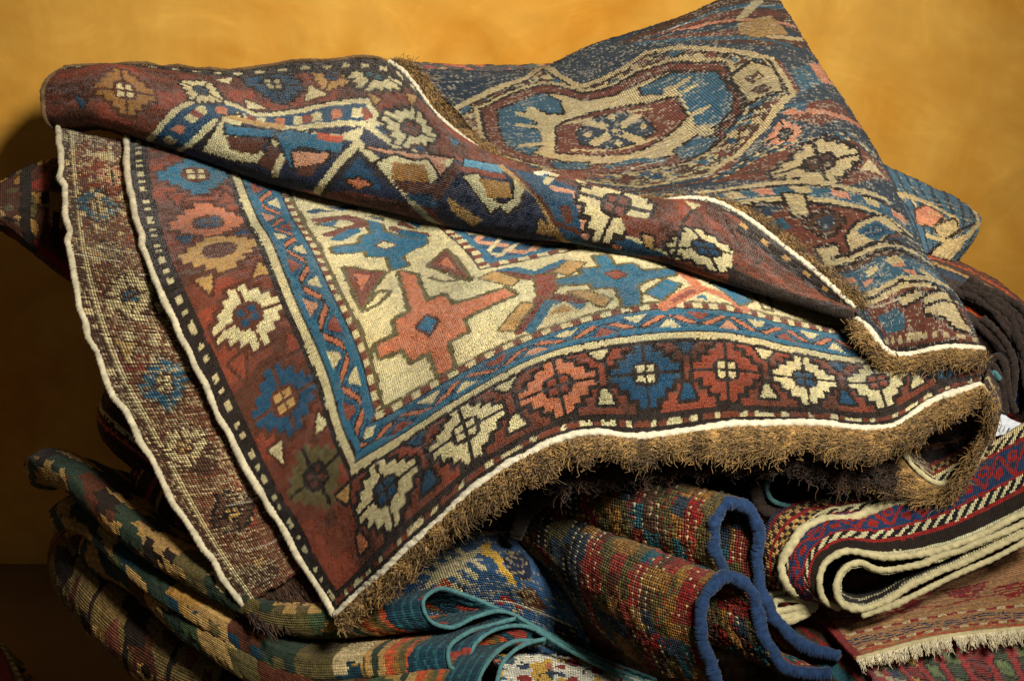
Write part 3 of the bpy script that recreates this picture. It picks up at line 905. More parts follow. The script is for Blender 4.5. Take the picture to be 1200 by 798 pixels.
cc.append([(p[0], p[1]+8, p[2]+0.03) for p in cc[-1]])
Bk = Sheet(ru, rv, cc, 0.25, seed=61, jitter=0.2)
Bk.fill('bnavy')
Bk.ok = (Bk.U >= -0.3) & (Bk.V <= 79.5)
cr, na, bl, rd, br = 'bcream', 'bnavy', 'bblue', 'bred', 'bbrown'
# far streaked edge
Bk.poly([(725,50),(850,-8),(910,-8),(950,60),(900,55),(840,50),(770,48)], br)
for k, (c, w_) in enumerate([(bl, 1.2), (rd, 1.5), ('bpink', 0.8), (na, 2.0), (rd, 1.4), (bl, 1.0)]):
    y = 4+k*8
    Bk.line([(770-k*4, 40+k*2), (840, 10+y*0.8), (900, 4+y), (935, 14+y)], w_, c)
Bk.poly([(865,28),(905,18),(925,40),(890,45),(868,40)], 'tan'); Bk.line([(905,44),(940,46)], 1.2, cr); Bk.line([(868,22),(890,2)], 1.0, cr)
# octagon
octo = [(527,132),(600,98),(621,92),(637,78),(658,90),(679,101),(704,93),(733,79),(758,62),(792,56),(858,60),(910,71),(931,110),(900,144),(867,181),(833,202),(750,218),(667,210),(600,196),(555,170)]
Bk.poly(octo, cr, 'dark', 0.5)
# figures in the cream frame
om = Bk.pmask(Bk.uvs(octo))
na_ = smooth_noise(Bk.U.shape, 3.5, 901); nb_ = smooth_noise(Bk.U.shape, 5, 902)
Bk.put(om & (na_ > 0.25), br); Bk.put(om & (na_ < -0.85), bl); Bk.put(om & (nb_ > 1.0), rd); Bk.put(om & (np.abs(nb_) < 0.08), 'dark')
Bk.line(octo+[octo[0]], 1.0, cr); Bk.line([(x, y+4) for x, y in octo[:12]], 0.35, 'dark')
for k, (x, y) in enumerate([(548,128),(566,120),(584,112),(602,104),(652,96),(668,108),(690,112),(708,104),(724,94),(738,84),(752,72),(770,64),(790,62),(812,62),(834,64),(852,68)]):
    Bk.poly([(x-8, y+2), (x, y-4), (x+8, y-1), (x+1, y+5)], [bl, br, rd, 'dark'][k % 4])
for k, (x, y) in enumerate([(884,136),(872,150),(860,166),(846,180),(826,190),(800,200),(770,206),(735,210),(700,208),(660,204),(625,196)]):
    Bk.poly([(x-9, y+1), (x, y-4), (x+9, y), (x, y+4)], [bl, br, 'dblue', rd][k % 4])
Bk.line([(540,136),(600,106),(637,96),(660,104),(683,117),(717,110),(750,87),(783,76),(846,75)], 0.4, 'dark')
ring = [(567,128),(600,112),(637,100),(660,103),(683,110),(717,103),(750,85),(783,75),(846,75),(871,108),(869,133),(848,162),(810,187),(750,198),(667,202),(583,179)]
Bk.line(ring+[ring[0]], 2.0, cr); Bk.poly(ring, rd, 'dark', 0.5)
Bk.poly([(584,129),(637,109),(660,112),(683,118),(720,112),(757,95),(787,84),(840,84),(858,111),(857,131),(837,155),(803,177),(750,188),(670,192),(597,172)], cr, 'dark', 0.35)
Bk.poly([(584,129),(637,109),(656,119),(660,133),(646,134),(625,127),(611,134),(632,146),(611,147),(635,154),(636,170),(622,183),(597,172)], bl, 'dark', 0.3)
Bk.poly([(750,103),(787,86),(840,84),(858,111),(857,131),(840,148),(812,146),(800,113),(775,109),(754,110)], bl, 'dark', 0.3)
Bk.line([(624,129),(638,142),(644,167),(643,184)], 1.3, cr); Bk.line([(608,133),(638,144)], 0.8, cr); Bk.line([(608,147),(640,150)], 0.8, cr); Bk.line([(612,172),(642,169)], 0.8, cr)
Bk.line([(786,104),(800,130),(812,156)], 1.3, cr); Bk.line([(788,106),(808,91)], 0.8, cr); Bk.line([(800,108),(818,100)], 0.7, cr); Bk.line([(808,138),(832,125)], 0.8, cr); Bk.line([(806,152),(834,148)], 0.8, cr)
wav = [(655,150),(664,143),(696,132),(733,124),(767,120),(792,114),(806,137),(786,156),(767,168),(735,180),(680,182),(655,181)]
Bk.poly(wav, rd, 'dark', 0.35)
Bk.line([(664,146),(696,138),(733,131),(765,128)], 0.5, cr); Bk.line([(672,178),(735,174),(768,162)], 0.5, cr)
Bk.poly([(678,155),(700,137),(733,132),(762,143),(768,153),(750,166),(717,174),(683,170)], na, 'dark', 0.3)
for p in [[(690,143),(720,152),(752,165)], [(746,137),(722,152),(698,169)]]:
    Bk.line(p, 1.25, cr)
for x, y in [(718,137),(726,168),(690,158),(756,148)]:
    Bk.poly([(x-6, y+1), (x-1, y-4), (x+6, y-1), (x+1, y+4)], cr)
Bk.poly([(712,148),(728,146),(733,156),(716,160)], na); Bk.poly([(718,151),(725,150),(727,154),(720,156)], cr)
Bk.poly([(792,176),(816,161),(844,161),(825,180),(801,186)], bl, 'dark', 0.3); Bk.poly([(646,190),(692,192),(687,199),(657,200)], bl, 'dark', 0.3); Bk.line([(715,196),(748,188),(778,188)], 1.2, bl)
Bk.line([(600,204),(667,214),(750,224),(820,212),(862,190)], 1.0, rd); Bk.line([(640,214),(700,226),(810,222)], 0.9, br); Bk.dashes([(640,219),(700,231),(800,229)], 0.8, [cr, bl, cr, br], 1.6)
# cream panel right of the octagon
Bk.poly([(858,90),(882,73),(906,80),(917,106),(880,120)], cr, 'dark', 0.6)
Bk.poly([(872,92),(888,84),(898,90),(882,98)], br); Bk.poly([(880,106),(896,98),(906,104),(892,111)], br); Bk.poly([(884,91),(890,88),(893,91),(886,95)], cr)
Bk.line([(905,70),(930,110)], 1.4, cr); Bk.line([(902,70),(926,112)], 0.4, 'dark'); Bk.line([(912,70),(938,110)], 0.5, rd)
for k in range(9):
    x, y = 868+ (k % 3)*14-(k//3)*14, 128+(k//3)*14-(k % 3)*2
    Bk.line([(x, y), (x+10, y-4)], 0.6, ['dark', bl, br][k % 3])
# navy strip with small flower, bands
Bk.poly([(930,84),(955,78),(972,100),(940,112)], bl); Bk.poly([(950,75),(962,76),(978,100),(965,98)], 'bpink')
Bk.poly([(935,128),(990,124),(1005,145),(965,148),(925,140)], rd); Bk.line([(925,132),(990,140),(1012,152)], 1.2, 'bpink')
Bk.poly([(920,125),(950,120),(945,132)], bl)
Bk.flower_px(921, 157, (20, -6), (5, 15), 'bpink', na, None)
Bk.poly([(838,212),(890,184),(950,168),(1002,166),(1034,190),(1052,222),(1000,218),(920,216)], rd)
for q in (0, 5):
    Bk.dashes([(838,206+q),(890,180+q),(950,164+q),(1002,160+q),(1030,182+q)], 0.6, [cr, 'dark', bl], 0.7)
Bk.flower_px(962, 191, (44, -9), (8, 24), cr, br, 'dark')
Bk.poly([(1008,200),(1020,188),(1040,212)], cr); Bk.poly([(870,205),(890,195),(900,204)], br)
# wavy guard bands
def lines4(pts, offs, cs, wd):
    for o, c in zip(offs, cs):
        Bk.line([(x, y+o) for x, y in pts], wd, c)
gb = [(820,226),(880,218),(940,214),(1000,222),(1040,236),(1070,258)]
lines4(gb, [0, 5, 10, 15], [cr, 'dark', bl, bl], 0.9)
Bk.dashes([(x, y+9) for x, y in gb], 1.5, ['bpink', bl, cr, bl], 2.2)
lines4(gb, [19, 24], [cr, 'dark'], 0.8)
Bk.poly([(925,240),(1000,246),(1040,262),(1062,282),(1030,284),(985,302),(955,300),(900,260)], rd)
Bk.poly([(920,228),(944,230),(948,252),(932,254)], cr, 'dark', 0.4); Bk.flower_px(968, 262, (22, -3), (5, 16), br, na, 'dark'); Bk.poly([(958,258),(976,252),(982,264),(966,272)], na)
Bk.poly([(1006,262),(1038,254),(1062,274),(1034,284),(1000,300),(994,280)], cr, 'dark', 0.4); Bk.poly([(1010,272),(1030,262),(1046,272),(1026,280)], 'dblue', bl, 0.5)
Bk.poly([(958,292),(982,288),(990,308),(974,320)], cr, 'dark', 0.4); Bk.poly([(900,262),(918,256),(930,268),(912,276)], bl)
g1 = [(978,310),(1028,292),(1062,294),(1094,316)]
lines4(g1, [-6, -2, 3, 7], ['dark', cr, 'dark', br], 0.7)
Bk.poly([(985,322),(1030,302),(1064,302),(1098,322),(1112,338),(1064,324),(1012,346)], bl)
Bk.dashes([(992,330),(1030,312),(1064,310),(1098,330)], 1.0, ['bpink', bl, cr, bl], 2.6); Bk.dashes([(1004,338),(1034,320),(1066,318),(1104,336)], 0.8, [bl, 'bpink', 'dblue', bl], 2.2)
Bk.poly([(1034,304),(1052,300),(1062,306),(1046,311)], cr)
g2 = [(1008,352),(1060,330),(1098,334),(1122,352)]
lines4(g2, [-4, 1, 5], [cr, 'dark', cr], 0.7)
Bk.poly([(1012,360),(1060,338),(1100,340),(1128,362),(1152,412),(1045,424),(1040,400)], rd)
Bk.poly([(1052,352),(1080,340),(1082,348),(1060,358)], cr, 'dark', 0.4)
Bk.poly([(1084,350),(1112,344),(1124,366),(1142,392),(1120,384),(1110,372),(1086,368)], cr, 'dark', 0.5)
Bk.line([(1086,360),(1122,358)], 0.4, 'dark')
Bk.poly([(1028,372),(1052,362),(1062,372),(1060,388),(1040,394)], bl); Bk.poly([(1060,394),(1080,388),(1084,396),(1066,400)], cr)
Bk.put(Bk.U < -0.4, br); Bk.put((Bk.U < -0.4) & ((np.floor(Bk.V/1.3) % 3) == 0), na); Bk.put(Bk.V < 1.0, 'dark'); Bk.put((Bk.V > 1.4) & (Bk.V < 2.2) & ((np.floor(Bk.U/1.1) % 2) == 0), cr)
Bk.weave(0.2, lin((178, 170, 150)), 25, (1, 3)); Bk.col[(np.arange(Bk.nv) % 2 == 0)] *= 0.86; Bk.wear(0.12, 0.05, 37)
Bk.build('back_panel', M_BACK, top, rough=0.0005, thick=0.006, wave=0.0008)
j0 = int(np.argmin(np.abs(Bk.U1-0))); j1 = int(np.argmin(np.abs(Bk.U1-37)))
ecp = lift(Bk.P[0, j0-3:j1], 0.002)
cord('end_cord', ecp, 0.0036, Y_WHITE, top, twist=0.8)
tp = pixline([(1154,430,2.505),(1112,427,2.485),(1074,434,2.48),(1042,434,2.485),(1028,424,2.49),(1008,402,2.50),(990,380,2.53)], 40)
fringe('fringe', ecp, tp, 1700, 0.0008, Y_BROWN, top, curl=0.003, seed=18, lenvar=0.4, clump=0.4, nclump=60)

# ---- turned flap, pile side out ---------------------------------------------------
cols = [
 [(75,82,2.97),(56,94,2.94),(50,112,2.92),(58,140,2.925),(78,152,2.96)],
 [(130,74,2.98),(125,84,2.93),(120,112,2.885),(115,148,2.89),(125,160,2.95)],
 [(215,81,2.98),(210,95,2.925),(205,130,2.85),(195,173,2.855),(205,185,2.93)],
 [(300,79,2.985),(300,115,2.91),(295,155,2.815),(285,203,2.825),(300,210,2.91)],
 [(390,72,2.985),(385,120,2.89),(375,170,2.795),(365,223,2.805),(385,228,2.90)],
 [(462,74,2.965),(470,130,2.86),(465,185,2.76),(450,246,2.78),(470,246,2.87)],
 [(520,140,2.895),(545,172,2.77),(545,210,2.685),(540,269,2.70),(560,262,2.78)],
 [(600,196,2.79),(630,203,2.69),(640,230,2.60),(640,284,2.61),(655,275,2.70)],
 [(735,240,2.69),(745,234,2.635),(745,260,2.565),(740,298,2.575),(750,290,2.64)],
 [(842,243,2.65),(835,256,2.60),(835,285,2.53),(830,326,2.535),(840,318,2.60)],
 [(930,302,2.595),(920,312,2.572),(912,328,2.535),(905,348,2.53),(915,345,2.575)],
 [(1003,364,2.545),(1002,367,2.54),(1000,369,2.535),(998,373,2.53),(1000,374,2.55)]]
au = [0, 8, 17, 26, 35, 44, 54, 65, 77, 88, 97, 106]
bv = [0, 7, 13.5, 20, 24]
ctrl = [[cols[i][k] for i in range(len(cols))] for k in range(5)]
R = Sheet(au, bv, ctrl, 0.22, seed=71, jitter=0.16)
R.fill('red')
R.ok = R.V <= 21.5
n_ = smooth_noise(R.U.shape, 10, 5)
R.put(n_ > 0.6, 'red2'); R.put(n_ < -0.4, 'brown')
tl = [(172,172),(186,150),(205,128),(226,116),(252,113),(276,122),(298,132),(330,131),(380,124),(430,120),(452,146),(492,174),(520,186)]
# field beyond the guard band
R.poly([(200,185),(225,165),(250,140),(285,138),(340,148),(425,146),(470,172),(530,186),(590,198),(625,230),(668,290),(600,285),(480,262),(380,240),(280,215)], 'navy')
R.poly([(172,172),(186,150),(205,128),(226,116),(252,113),(276,122),(298,132),(330,131),(380,124),(430,120),(452,146),(492,174),(520,186),(470,172),(428,147),(340,149),(284,139),(250,141),(222,168),(205,190)], 'dblue')
R.dashes([(196,168),(214,145),(238,126),(262,128),(300,140),(350,139),(428,133),(450,155),(490,178)], 1.3, ['cream', 'dblue', 'salmon', 'dblue', 'cream', 'red2'], 1.2)
R.line([(x, y-3) for x, y in tl], 0.5, 'dark'); R.line(tl, 0.75, 'cream')
R.line([(206,190),(224,168),(251,141),(284,139),(340,148),(426,146),(470,171)], 0.8, 'cream'); R.line([(212,194),(230,170),(255,146),(284,143)], 0.4, 'dark')
R.poly([(236,178),(262,135),(282,133),(284,160),(312,182),(318,160),(326,166),(312,192),(272,188)], 'cream', 'dark', 0.4)
R.poly([(264,145),(322,150),(322,158),(264,156)], 'blue', 'dark', 0.3); R.poly([(264,159),(314,161),(302,180),(270,176)], 'brown')
R.poly([(318,166),(336,186),(322,204),(300,192)], 'brown'); R.line([(270,136),(330,146)], 0.9, 'tan'); R.line([(330,182),(322,205)], 1.0, 'cream')
R.poly([(322,154),(342,150),(402,168),(398,180),(348,170),(342,200),(334,180)], 'blue', 'dark', 0.3)
R.poly([(352,152),(400,160),(428,148),(420,168),(398,166)], 'cream'); R.poly([(370,155),(404,162),(400,169),(372,163)], 'fox')
R.poly([(342,176),(386,180),(380,190),(345,196)], 'pink', 'dark', 0.4); R.poly([(350,196),(374,192),(366,206),(348,206)], 'brown')
R.line([(372,224),(402,186),(420,168),(442,192),(470,222),(512,262)], 0.9, 'cream'); R.line([(378,228),(420,178),(446,206),(500,262)], 0.5, 'dark')
R.poly([(398,216),(420,184),(446,222)], 'dblue'); R.poly([(404,212),(420,209),(434,216),(420,222)], 'salmon', 'dark', 0.3)
R.poly([(430,172),(470,172),(532,186),(514,206),(494,186),(455,178)], 'pink', 'dark', 0.35)
R.poly([(440,190),(462,178),(484,184),(500,184),(512,206),(504,214),(494,200),(460,190),(458,216)], 'cream', 'dark', 0.4)
R.poly([(458,188),(496,190),(500,213),(456,210)], 'btan'); R.poly([(458,212),(510,214),(520,226),(470,226)], 'brown')
R.poly([(470,228),(512,230),(512,246),(488,240)], 'dblue'); R.line([(512,226),(536,196)], 1.4, 'brown'); R.poly([(524,230),(566,258),(556,266),(530,248)], 'tan')
R.poly([(544,186),(592,196),(588,203),(544,194)], 'lblue', 'dark', 0.3); R.line([(542,198),(588,206)], 1.0, 'red2')
R.poly([(542,206),(560,204),(575,232),(588,240),(600,232),(602,206),(616,214),(606,240),(592,250),(584,240),(574,248),(560,230)], 'cream', 'dark', 0.4)
R.poly([(560,208),(596,213),(598,231),(570,231)], 'ochre'); R.poly([(632,254),(662,281),(628,274)], 'tan')
R.poly([(514,186),(532,186),(524,196)], 'cream')
# guard band and border on the right
R.poly([(592,196),(655,207),(700,234),(732,276),(764,312),(690,298),(664,286),(640,250)], 'dblue')
R.line([(588,196),(614,216),(640,248),(668,288)], 0.9, 'tan'); R.line([(600,200),(626,226),(652,262),(680,292)], 0.7, 'brown')
R.line([(648,222),(672,228),(682,248),(686,278)], 0.9, 'pink'); R.poly([(655,240),(668,242),(672,262),(662,262)], 'brown'); R.poly([(692,258),(704,256),(712,280),(700,278)], 'brown')
R.poly([(622,200),(650,206),(662,218),(640,214)], 'lblue'); R.line([(636,202),(640,216)], 0.9, 'cream'); R.line([(648,206),(660,214)], 1.0, 'white'); R.line([(695,282),(725,290)], 0.9, 'salmon')
R.line([(652,206),(682,222),(704,240),(732,274),(768,314)], 1.0, 'cream'); R.line([(660,205),(690,221),(714,242),(740,274),(776,314)], 0.6, 'dark')
R.flower_px(722, 240, (40, 10), (-18, 44), 'cream', 'red', 'dark')
R.poly([(724,250),(772,258),(776,290),(736,276)], 'red'); R.poly([(752,274),(766,278),(764,292),(756,288)], 'tan', 'dark', 0.4)
R.flower_px(828, 290, (44, 12), (-14, 42), 'cream', 'dblue', 'dark')
R.poly([(884,300),(900,302),(908,318),(892,314)], 'dblue', 'dark', 0.5); R.poly([(800,240),(822,244),(812,250)], 'cream')
R.poly([(862,330),(884,326),(896,340),(876,345)], 'brown'); R.line([(790,300),(800,262),(815,248)], 0.5, 'dark'); R.line([(876,340),(874,300),(850,258)], 0.5, 'dark')
# flowers along the far border
R.flower_px(146, 106, (34, 4), (2, 28), 'btan', 'cream', 'brown')
R.flower_px(236, 103, (24, 12), (-8, 12), 'cream', 'dblue', 'dark'); R.flower_px(320, 98, (32, 2), (8, 20), 'dblue', 'cream', 'dark')
R.flower_px(389, 90, (22, 6), (-8, 16), 'tan', 'dblue', 'brown'); R.flower_px(440, 86, (30, 12), (-14, 20), 'cream', 'teal', 'dark'); R.flower_px(482, 142, (28, 16), (-12, 22), 'cream', 'red', 'dark')
for p, c in [([(287,114),(290,124),(313,125)], 'cream'), ([(362,100),(358,116),(384,112)], 'cream'), ([(252,92),(272,88),(270,96)], 'cream'), ([(326,82),(345,80),(343,85)], 'cream'), ([(430,110),(446,114),(440,122)], 'tan'), ([(476,106),(490,110),(484,118)], 'tan'), ([(484,164),(498,166),(496,174)], 'dblue'), ([(526,160),(538,166),(534,172)], 'blue'), ([(85,110),(100,118),(95,128)], 'dblue')]:
    R.poly(p, c, 'brown', 0.35)
tip = R.U > 91
R.put(tip, 'brown'); R.put(tip & (smooth_noise(R.U.shape, 7, 44) > 0.35) & (R.V > 7) & (R.V < 15.5), 'red'); R.put(tip & (np.abs(smooth_noise(R.U.shape, 9, 45)) < 0.09) & (R.V > 7), 'dark'); R.put(tip & (R.V < 6.5), 'dark')
R.put(tip & (R.V > 2.6) & (R.V < 4.2) & ((R.U % 2.6) < 0.8), 'tan'); R.put(tip & (R.V > 16), 'dark')
e = (R.V < 2.2) & (R.U < 91)
R.put(e, 'dark'); R.put(e & (R.V > 0.9) & (R.V < 1.5) & ((R.U % 2.6) < 1.0), 'cream')
R.col[::2] *= 0.88; R.wear(0.10, 0.05, 39, 0.2)
oR = R.build('turned_flap', M_PILE, top, rough=0.0002, thick=0, wave=0.0032)
tufts(R, oR, 1, 0.0024, 0.0014, (0.0, 0.6), 6, keep=R.V < 23.5)
jc = int(np.argmin(np.abs(R.U1-43)))
cord('end_cord', lift(R.P[0, jc:], 0.001), 0.0034, Y_WHITE, top, twist=0.8)
cord('selvedge_cord', lift(R.P[0, :jc], 0.0005), 0.0024, Y_WORN, top, twist=0.6, wob=0.0012)
cord('selvedge_cord', R.P[:, 0], 0.0032, Y_WORN, top, twist=0.6, wob=0.001)
fa = R.P[0, jc:]
fb = pixline([(470,66,2.965),(490,82,2.95),(524,128,2.905),(560,162,2.865),(603,195,2.79),(690,234,2.735),(784,236,2.68),(856,240,2.65),(906,266,2.618),(952,302,2.59),(1018,354,2.535)], 90)
fringe('fringe', fa, fb, 3200, 0.0008, Y_BROWN, top, curl=0.0034, seed=28, lenvar=0.4, clump=0.4, nclump=150)

# ================================================================== 2. rug with blue overcast edge
rb_ = empty('folded_rug', (0.2, 2.35, 0.4), 'red, navy and gold knotted rug in two upright rolls with thick blue bound edge', 'rug')
def knotted(sheet, seed, U, V):
    rr = np.random.default_rng(seed)
    seq = ['olive', 'bred2', 'btan', 'olive', 'bbrown', 'bred2', 'olive', 'btan', 'olive', 'bred2', 'bnavy', 'black', 'olive', 'black', 'brown', 'black', 'brown']
    wob = 0.5*np.floor(1.2*smooth_noise(U.shape, 9, seed+5))
    k = np.clip(np.floor((U+wob)/1.5), 0, len(seq)-1).astype(int)
    for q, c in enumerate(seq):
        sheet.put(k == q, c)
    j = (np.floor((V+seed)/2.2).astype(int)*31+np.floor(U/1.5).astype(int)*7)
    sel = rr.integers(0, 12, 997)[np.abs(j) % 997]
    sheet.put(sel == 0, 'crim'); sheet.put(sel == 1, 'bnavy'); sheet.put((sel == 2) & (U < 14), 'bred2'); sheet.put((sel == 3) & (U < 9), 'teal'); sheet.put(sel == 4, 'brown'); sheet.put(sel == 5, 'btan')
    ii = np.arange(sheet.nv)[:, None]; jj = np.arange(sheet.nu)[None, :]
    bead = ((jj % 3) == 0) & (ii % 2 == 0) & (rr.random(U.shape) < 0.75) & np.isin(k, [1, 4, 5, 9, 10, 11, 13, 15])
    sheet.col[bead] = sheet.col[bead]*0.2+C('bcream')*0.85
    rb2 = (jj % 3 == 1) & (ii % 2 == 0) & np.isin(k, [1, 3, 5, 9]) & (rr.random(U.shape) < 0.5)
    sheet.col[rb2] = C('crim')
    bead2 = ((ii+jj) % 2 == 0) & (rr.random(U.shape) < 0.3)
    sheet.col[bead2] = sheet.col[bead2]*0.5
    sheet.col[1::2] *= 0.72
    sheet.wear(0.16, 0.05, seed)
def swept(prof, offA, offB, s_cols, pitch, seed, jit=0.35):
    arc = np.concatenate([[0], np.cumsum(np.linalg.norm(np.diff(np.array([W(*p) for p in prof]), axis=0), axis=1))])*100
    n = len(prof)
    ctrl = []
    for i, p in enumerate(prof):
        row = []
        for a, b in zip(offA, offB):
            t = i/(n-1)
            o = [a[k]*(1-t)+b[k]*t for k in range(3)]
            row.append((p[0]+o[0], p[1]+o[1], p[2]+o[2]))
        ctrl.append(row)
    return Sheet(s_cols, arc, ctrl, pitch, seed=seed, jitter=jit)
pa = [(985,772,2.41),(930,748,2.42),(898,712,2.425),(886,665,2.43),(887,620,2.43),(872,593,2.425),(852,589,2.415),(839,606,2.405),(838,645,2.40),(848,676,2.41)]
SA = swept(pa, [(0,0,0),(-112,-20,.07),(-225,-18,.20)], [(0,0,0),(-112,-34,.07),(-215,-60,.19)], [0, 11, 24], 0.28, 81)
knotted(SA, 82, SA.U, SA.V); SA.build('upper_fold', M_BACK, rb_, rough=0.0006, thick=0.006)
pcord('bound_edge', pa, 0.0070, Y_BLUE, rb_, twist=0.2, pitch=0.0034, wob=0.0011, lobes=1, sides=14, step=0.0008)
pb = [(975,790,2.372),(922,784,2.38),(897,750,2.385),(887,712,2.39),(872,684,2.385),(846,677,2.375),(827,698,2.365),(820,738,2.36),(829,773,2.36),(848,812,2.365)]
SB = swept(pb, [(0,0,0),(-110,-46,.07),(-232,-54,.21)], [(0,0,0),(-98,-34,.07),(-205,-130,.21)], [0, 11, 24], 0.28, 83)
knotted(SB, 84, SB.U, SB.V+3); SB.build('lower_fold', M_BACK, rb_, rough=0.0006, thick=0.006)
pcord('bound_edge', pb, 0.0070, Y_BLUE, rb_, twist=0.2, pitch=0.0034, wob=0.0011, lobes=1, sides=14, step=0.0008)

# ================================================================== 3. green and ochre kilim
kl = empty('folded_kilim', (-0.15, 2.4, 0.36), 'green, ochre and brown stepped kilim folded in loops with thin teal edge', 'rug')
kp = [(770,797,2.54),(690,765,2.55),(640,740,2.555),(590,716,2.55),(545,697,2.53),(512,690,2.505),(496,704,2.49),(503,726,2.49),(528,735,2.50),(556,723,2.52),(588,716,2.54),(606,722,2.545),(580,731,2.53),(548,741,2.50),(525,762,2.48),(530,783,2.475),(546,776,2.485),(556,755,2.50),(582,737,2.52),(628,738,2.53),(640,748,2.53),(600,752,2.51),(572,775,2.47),(560,805,2.455),(568,832,2.45),(640,845,2.50)]
ko = [(0,0,0),(-95,10,.015),(-180,10,.04),(-250,-22,.075),(-310,-57,.11),(-360,-90,.15),(-398,-124,.19),(-432,-154,.235),(-456,-164,.27),(-468,-160,.32)]
ks = [0, 9, 17, 24.5, 31.5, 37.5, 43, 48.5, 52.5, 57]
K = swept(kp, ko, ko, ks, 0.25, 91)
K.fill('ochre')
rr = np.random.default_rng(5)
cell = (np.floor(K.U/4.2).astype(int)*7+np.floor((K.V+1.2*(np.floor(K.U/1.4) % 2))/5.0).astype(int)*13)
pal = ['tan', 'dgreen', 'tan', 'green', 'brown', 'ochre', 'dgreen', 'dark', 'tan', 'dteal', 'bcream', 'olive']
sel = rr.integers(0, len(pal), 997)[np.abs(cell) % 997]
for q, c in enumerate(pal): K.put(sel == q, c)
st = (np.abs(((K.V/2.5) % 2)-1)*3).astype(int)
cell2 = np.floor((K.U+st*1.1)/3.0).astype(int)
K.put((cell2 % 5 == 1) & (np.floor(K.V/2.5).astype(int) % 3 == 1), 'dark'); K.put((cell2 % 7 == 3) & (np.floor(K.V/2.0).astype(int) % 3 == 0), 'ochre')
K.put((K.U > 30) & (cell2 % 3 == 0), 'dgreen'); K.put((K.U > 28) & (cell2 % 3 == 1) & (np.floor(K.V/3) % 2 == 0), 'tan')
K.put(K.U < 9.5, 'olive')
for a_, e_, c_ in [(4.2, 4.8, 'fox'), (4.8, 5.6, 'olive'), (5.6, 6.3, 'btan'), (6.3, 7.2, 'fox'), (7.2, 8.0, 'tan'), (8.0, 8.8, 'dgreen'), (8.8, 9.5, 'tan')]:
    K.put((K.U > a_+0.25*np.sin(K.V*0.9)) & (K.U < e_+0.25*np.sin(K.V*0.9)), c_)
K.put(K.U < 4.2+0.4*np.sin(K.V*0.7), 'dteal'); K.put((K.U < 4.2) & ((np.floor(K.U/0.35) % 3) == 0), 'teal'); K.put((K.U < 3.6) & (smooth_noise(K.U.shape, 9, 3) > 0.95), 'bred2')
K.wear(0.14, 0.12, 93)
K.build('folds', M_FLAT, kl, rough=0.0003, thick=0.003, flip=False)
pcord('teal_edge', kp, 0.0023, Y_TEAL, kl, twist=0.5, pitch=0.005, sides=8)
for pts in [[(606,722,2.54),(650,748,2.535),(705,776,2.53),(765,803,2.53)], [(628,738,2.525),(668,762,2.52),(715,786,2.515),(770,812,2.515)], [(640,748,2.522),(612,756,2.51),(590,775,2.485),(580,810,2.46)]]:
    pcord('teal_edge', pts, 0.0023, Y_TEAL, kl, twist=0.5, pitch=0.005, sides=8)

# ================================================================== 4. striped rug with cream braided edges
sr = empty('folded_rug', (0.45, 2.4, 0.45), 'rug with blue and red hooked band, barber stripes and thick cream edges', 'rug')
l1 = [(1245,578,2.45),(1180,612,2.44),(1110,641,2.43),(1040,652,2.42),(988,648,2.415),(967,660,2.41),(960,682,2.405),(966,703,2.41),(985,713,2.42)]
o1 = [(-10,-105,.11),(-12,-98,.10),(-15,-85,.08),(-22,-66,.055),(-38,-42,.035),(-44,-22,.02),(-43,-6,.015),(-36,-4,.02),(-32,0,.05)]
arc = np.concatenate([[0], np.cumsum(np.linalg.norm(np.diff(np.array([W(*p) for p in l1]), axis=0), axis=1))])*100
S4 = Sheet([0, 4.5, 9], arc, [[p, (p[0]+o[0]*0.5-2, p[1]+o[1]*0.5-4, p[2]+o[2]*0.42), (p[0]+o[0], p[1]+o[1], p[2]+o[2])] for p, o in zip(l1, o1)], 0.22, seed=101)
def stripes(s, T, Sx):
    s.fill('black')
    def b(a, e, c): s.put((T >= a) & (T < e), c)
    def barber(a, e): s.put((T >= a) & (T < e), 'black'); s.put((T >= a) & (T < e) & (((Sx+T*1.1) % 1.3) < 0.62), 'cream')
    b(0, .6, 'cream'); b(.6, 1.9, 'dark'); b(1.9, 2.35, 'crim'); barber(2.35, 3.4); b(3.4, 3.8, 'crim'); b(3.8, 7.0, 'rblue'); b(7.0, 7.4, 'crim'); barber(7.4, 8.4); b(8.4, 9.2, 'cream')
    ph = (Sx % 3.4)/3.4
    y = (T-4.0)/2.8
    inn = (T > 4.0) & (T < 6.8)
    s.put(inn & (np.abs(y-np.abs(ph*2-1)) < 0.14), 'crim')
    s.put(inn & (np.hypot((ph-0.5)*1.3, (y-0.68)) < 0.24), 'crim'); s.put(inn & (np.hypot((ph-0.5)*1.3, (y-0.68)) < 0.1), 'rblue')
    s.put(inn & (np.hypot(np.minimum(ph, 1-ph)*1.3, (y-0.3)) < 0.2), 'crim')
stripes(S4, S4.U, S4.V); S4.wear(0.12, 0.04, 103)
S4.build('striped_fold', M_FLAT, sr, rough=0.0003, thick=0.004)
pcord('cream_edge', l1, 0.0037, Y_CREAM, sr, twist=0.7, wob=0.0006)
l2 = [(1245,590,2.44),(1180,622,2.43),(1123,645,2.425),(1063,664,2.42),(1028,668,2.415),(1008,660,2.41),(990,667,2.405),(981,686,2.40),(986,706,2.40),(1004,713,2.40),(1033,706,2.405),(1070,684,2.41),(1120,662,2.42),(1180,634,2.425),(1245,602,2.435)]
arc = np.concatenate([[0], np.cumsum(np.linalg.norm(np.diff(np.array([W(*p) for p in l2]), axis=0), axis=1))])*100
S5 = Sheet([0, 5, 10], arc, [[p, (p[0]-3, p[1]-10, p[2]+.05), (p[0]-6, p[1]-22, p[2]+.10)] for p in l2], 0.3, seed=104)
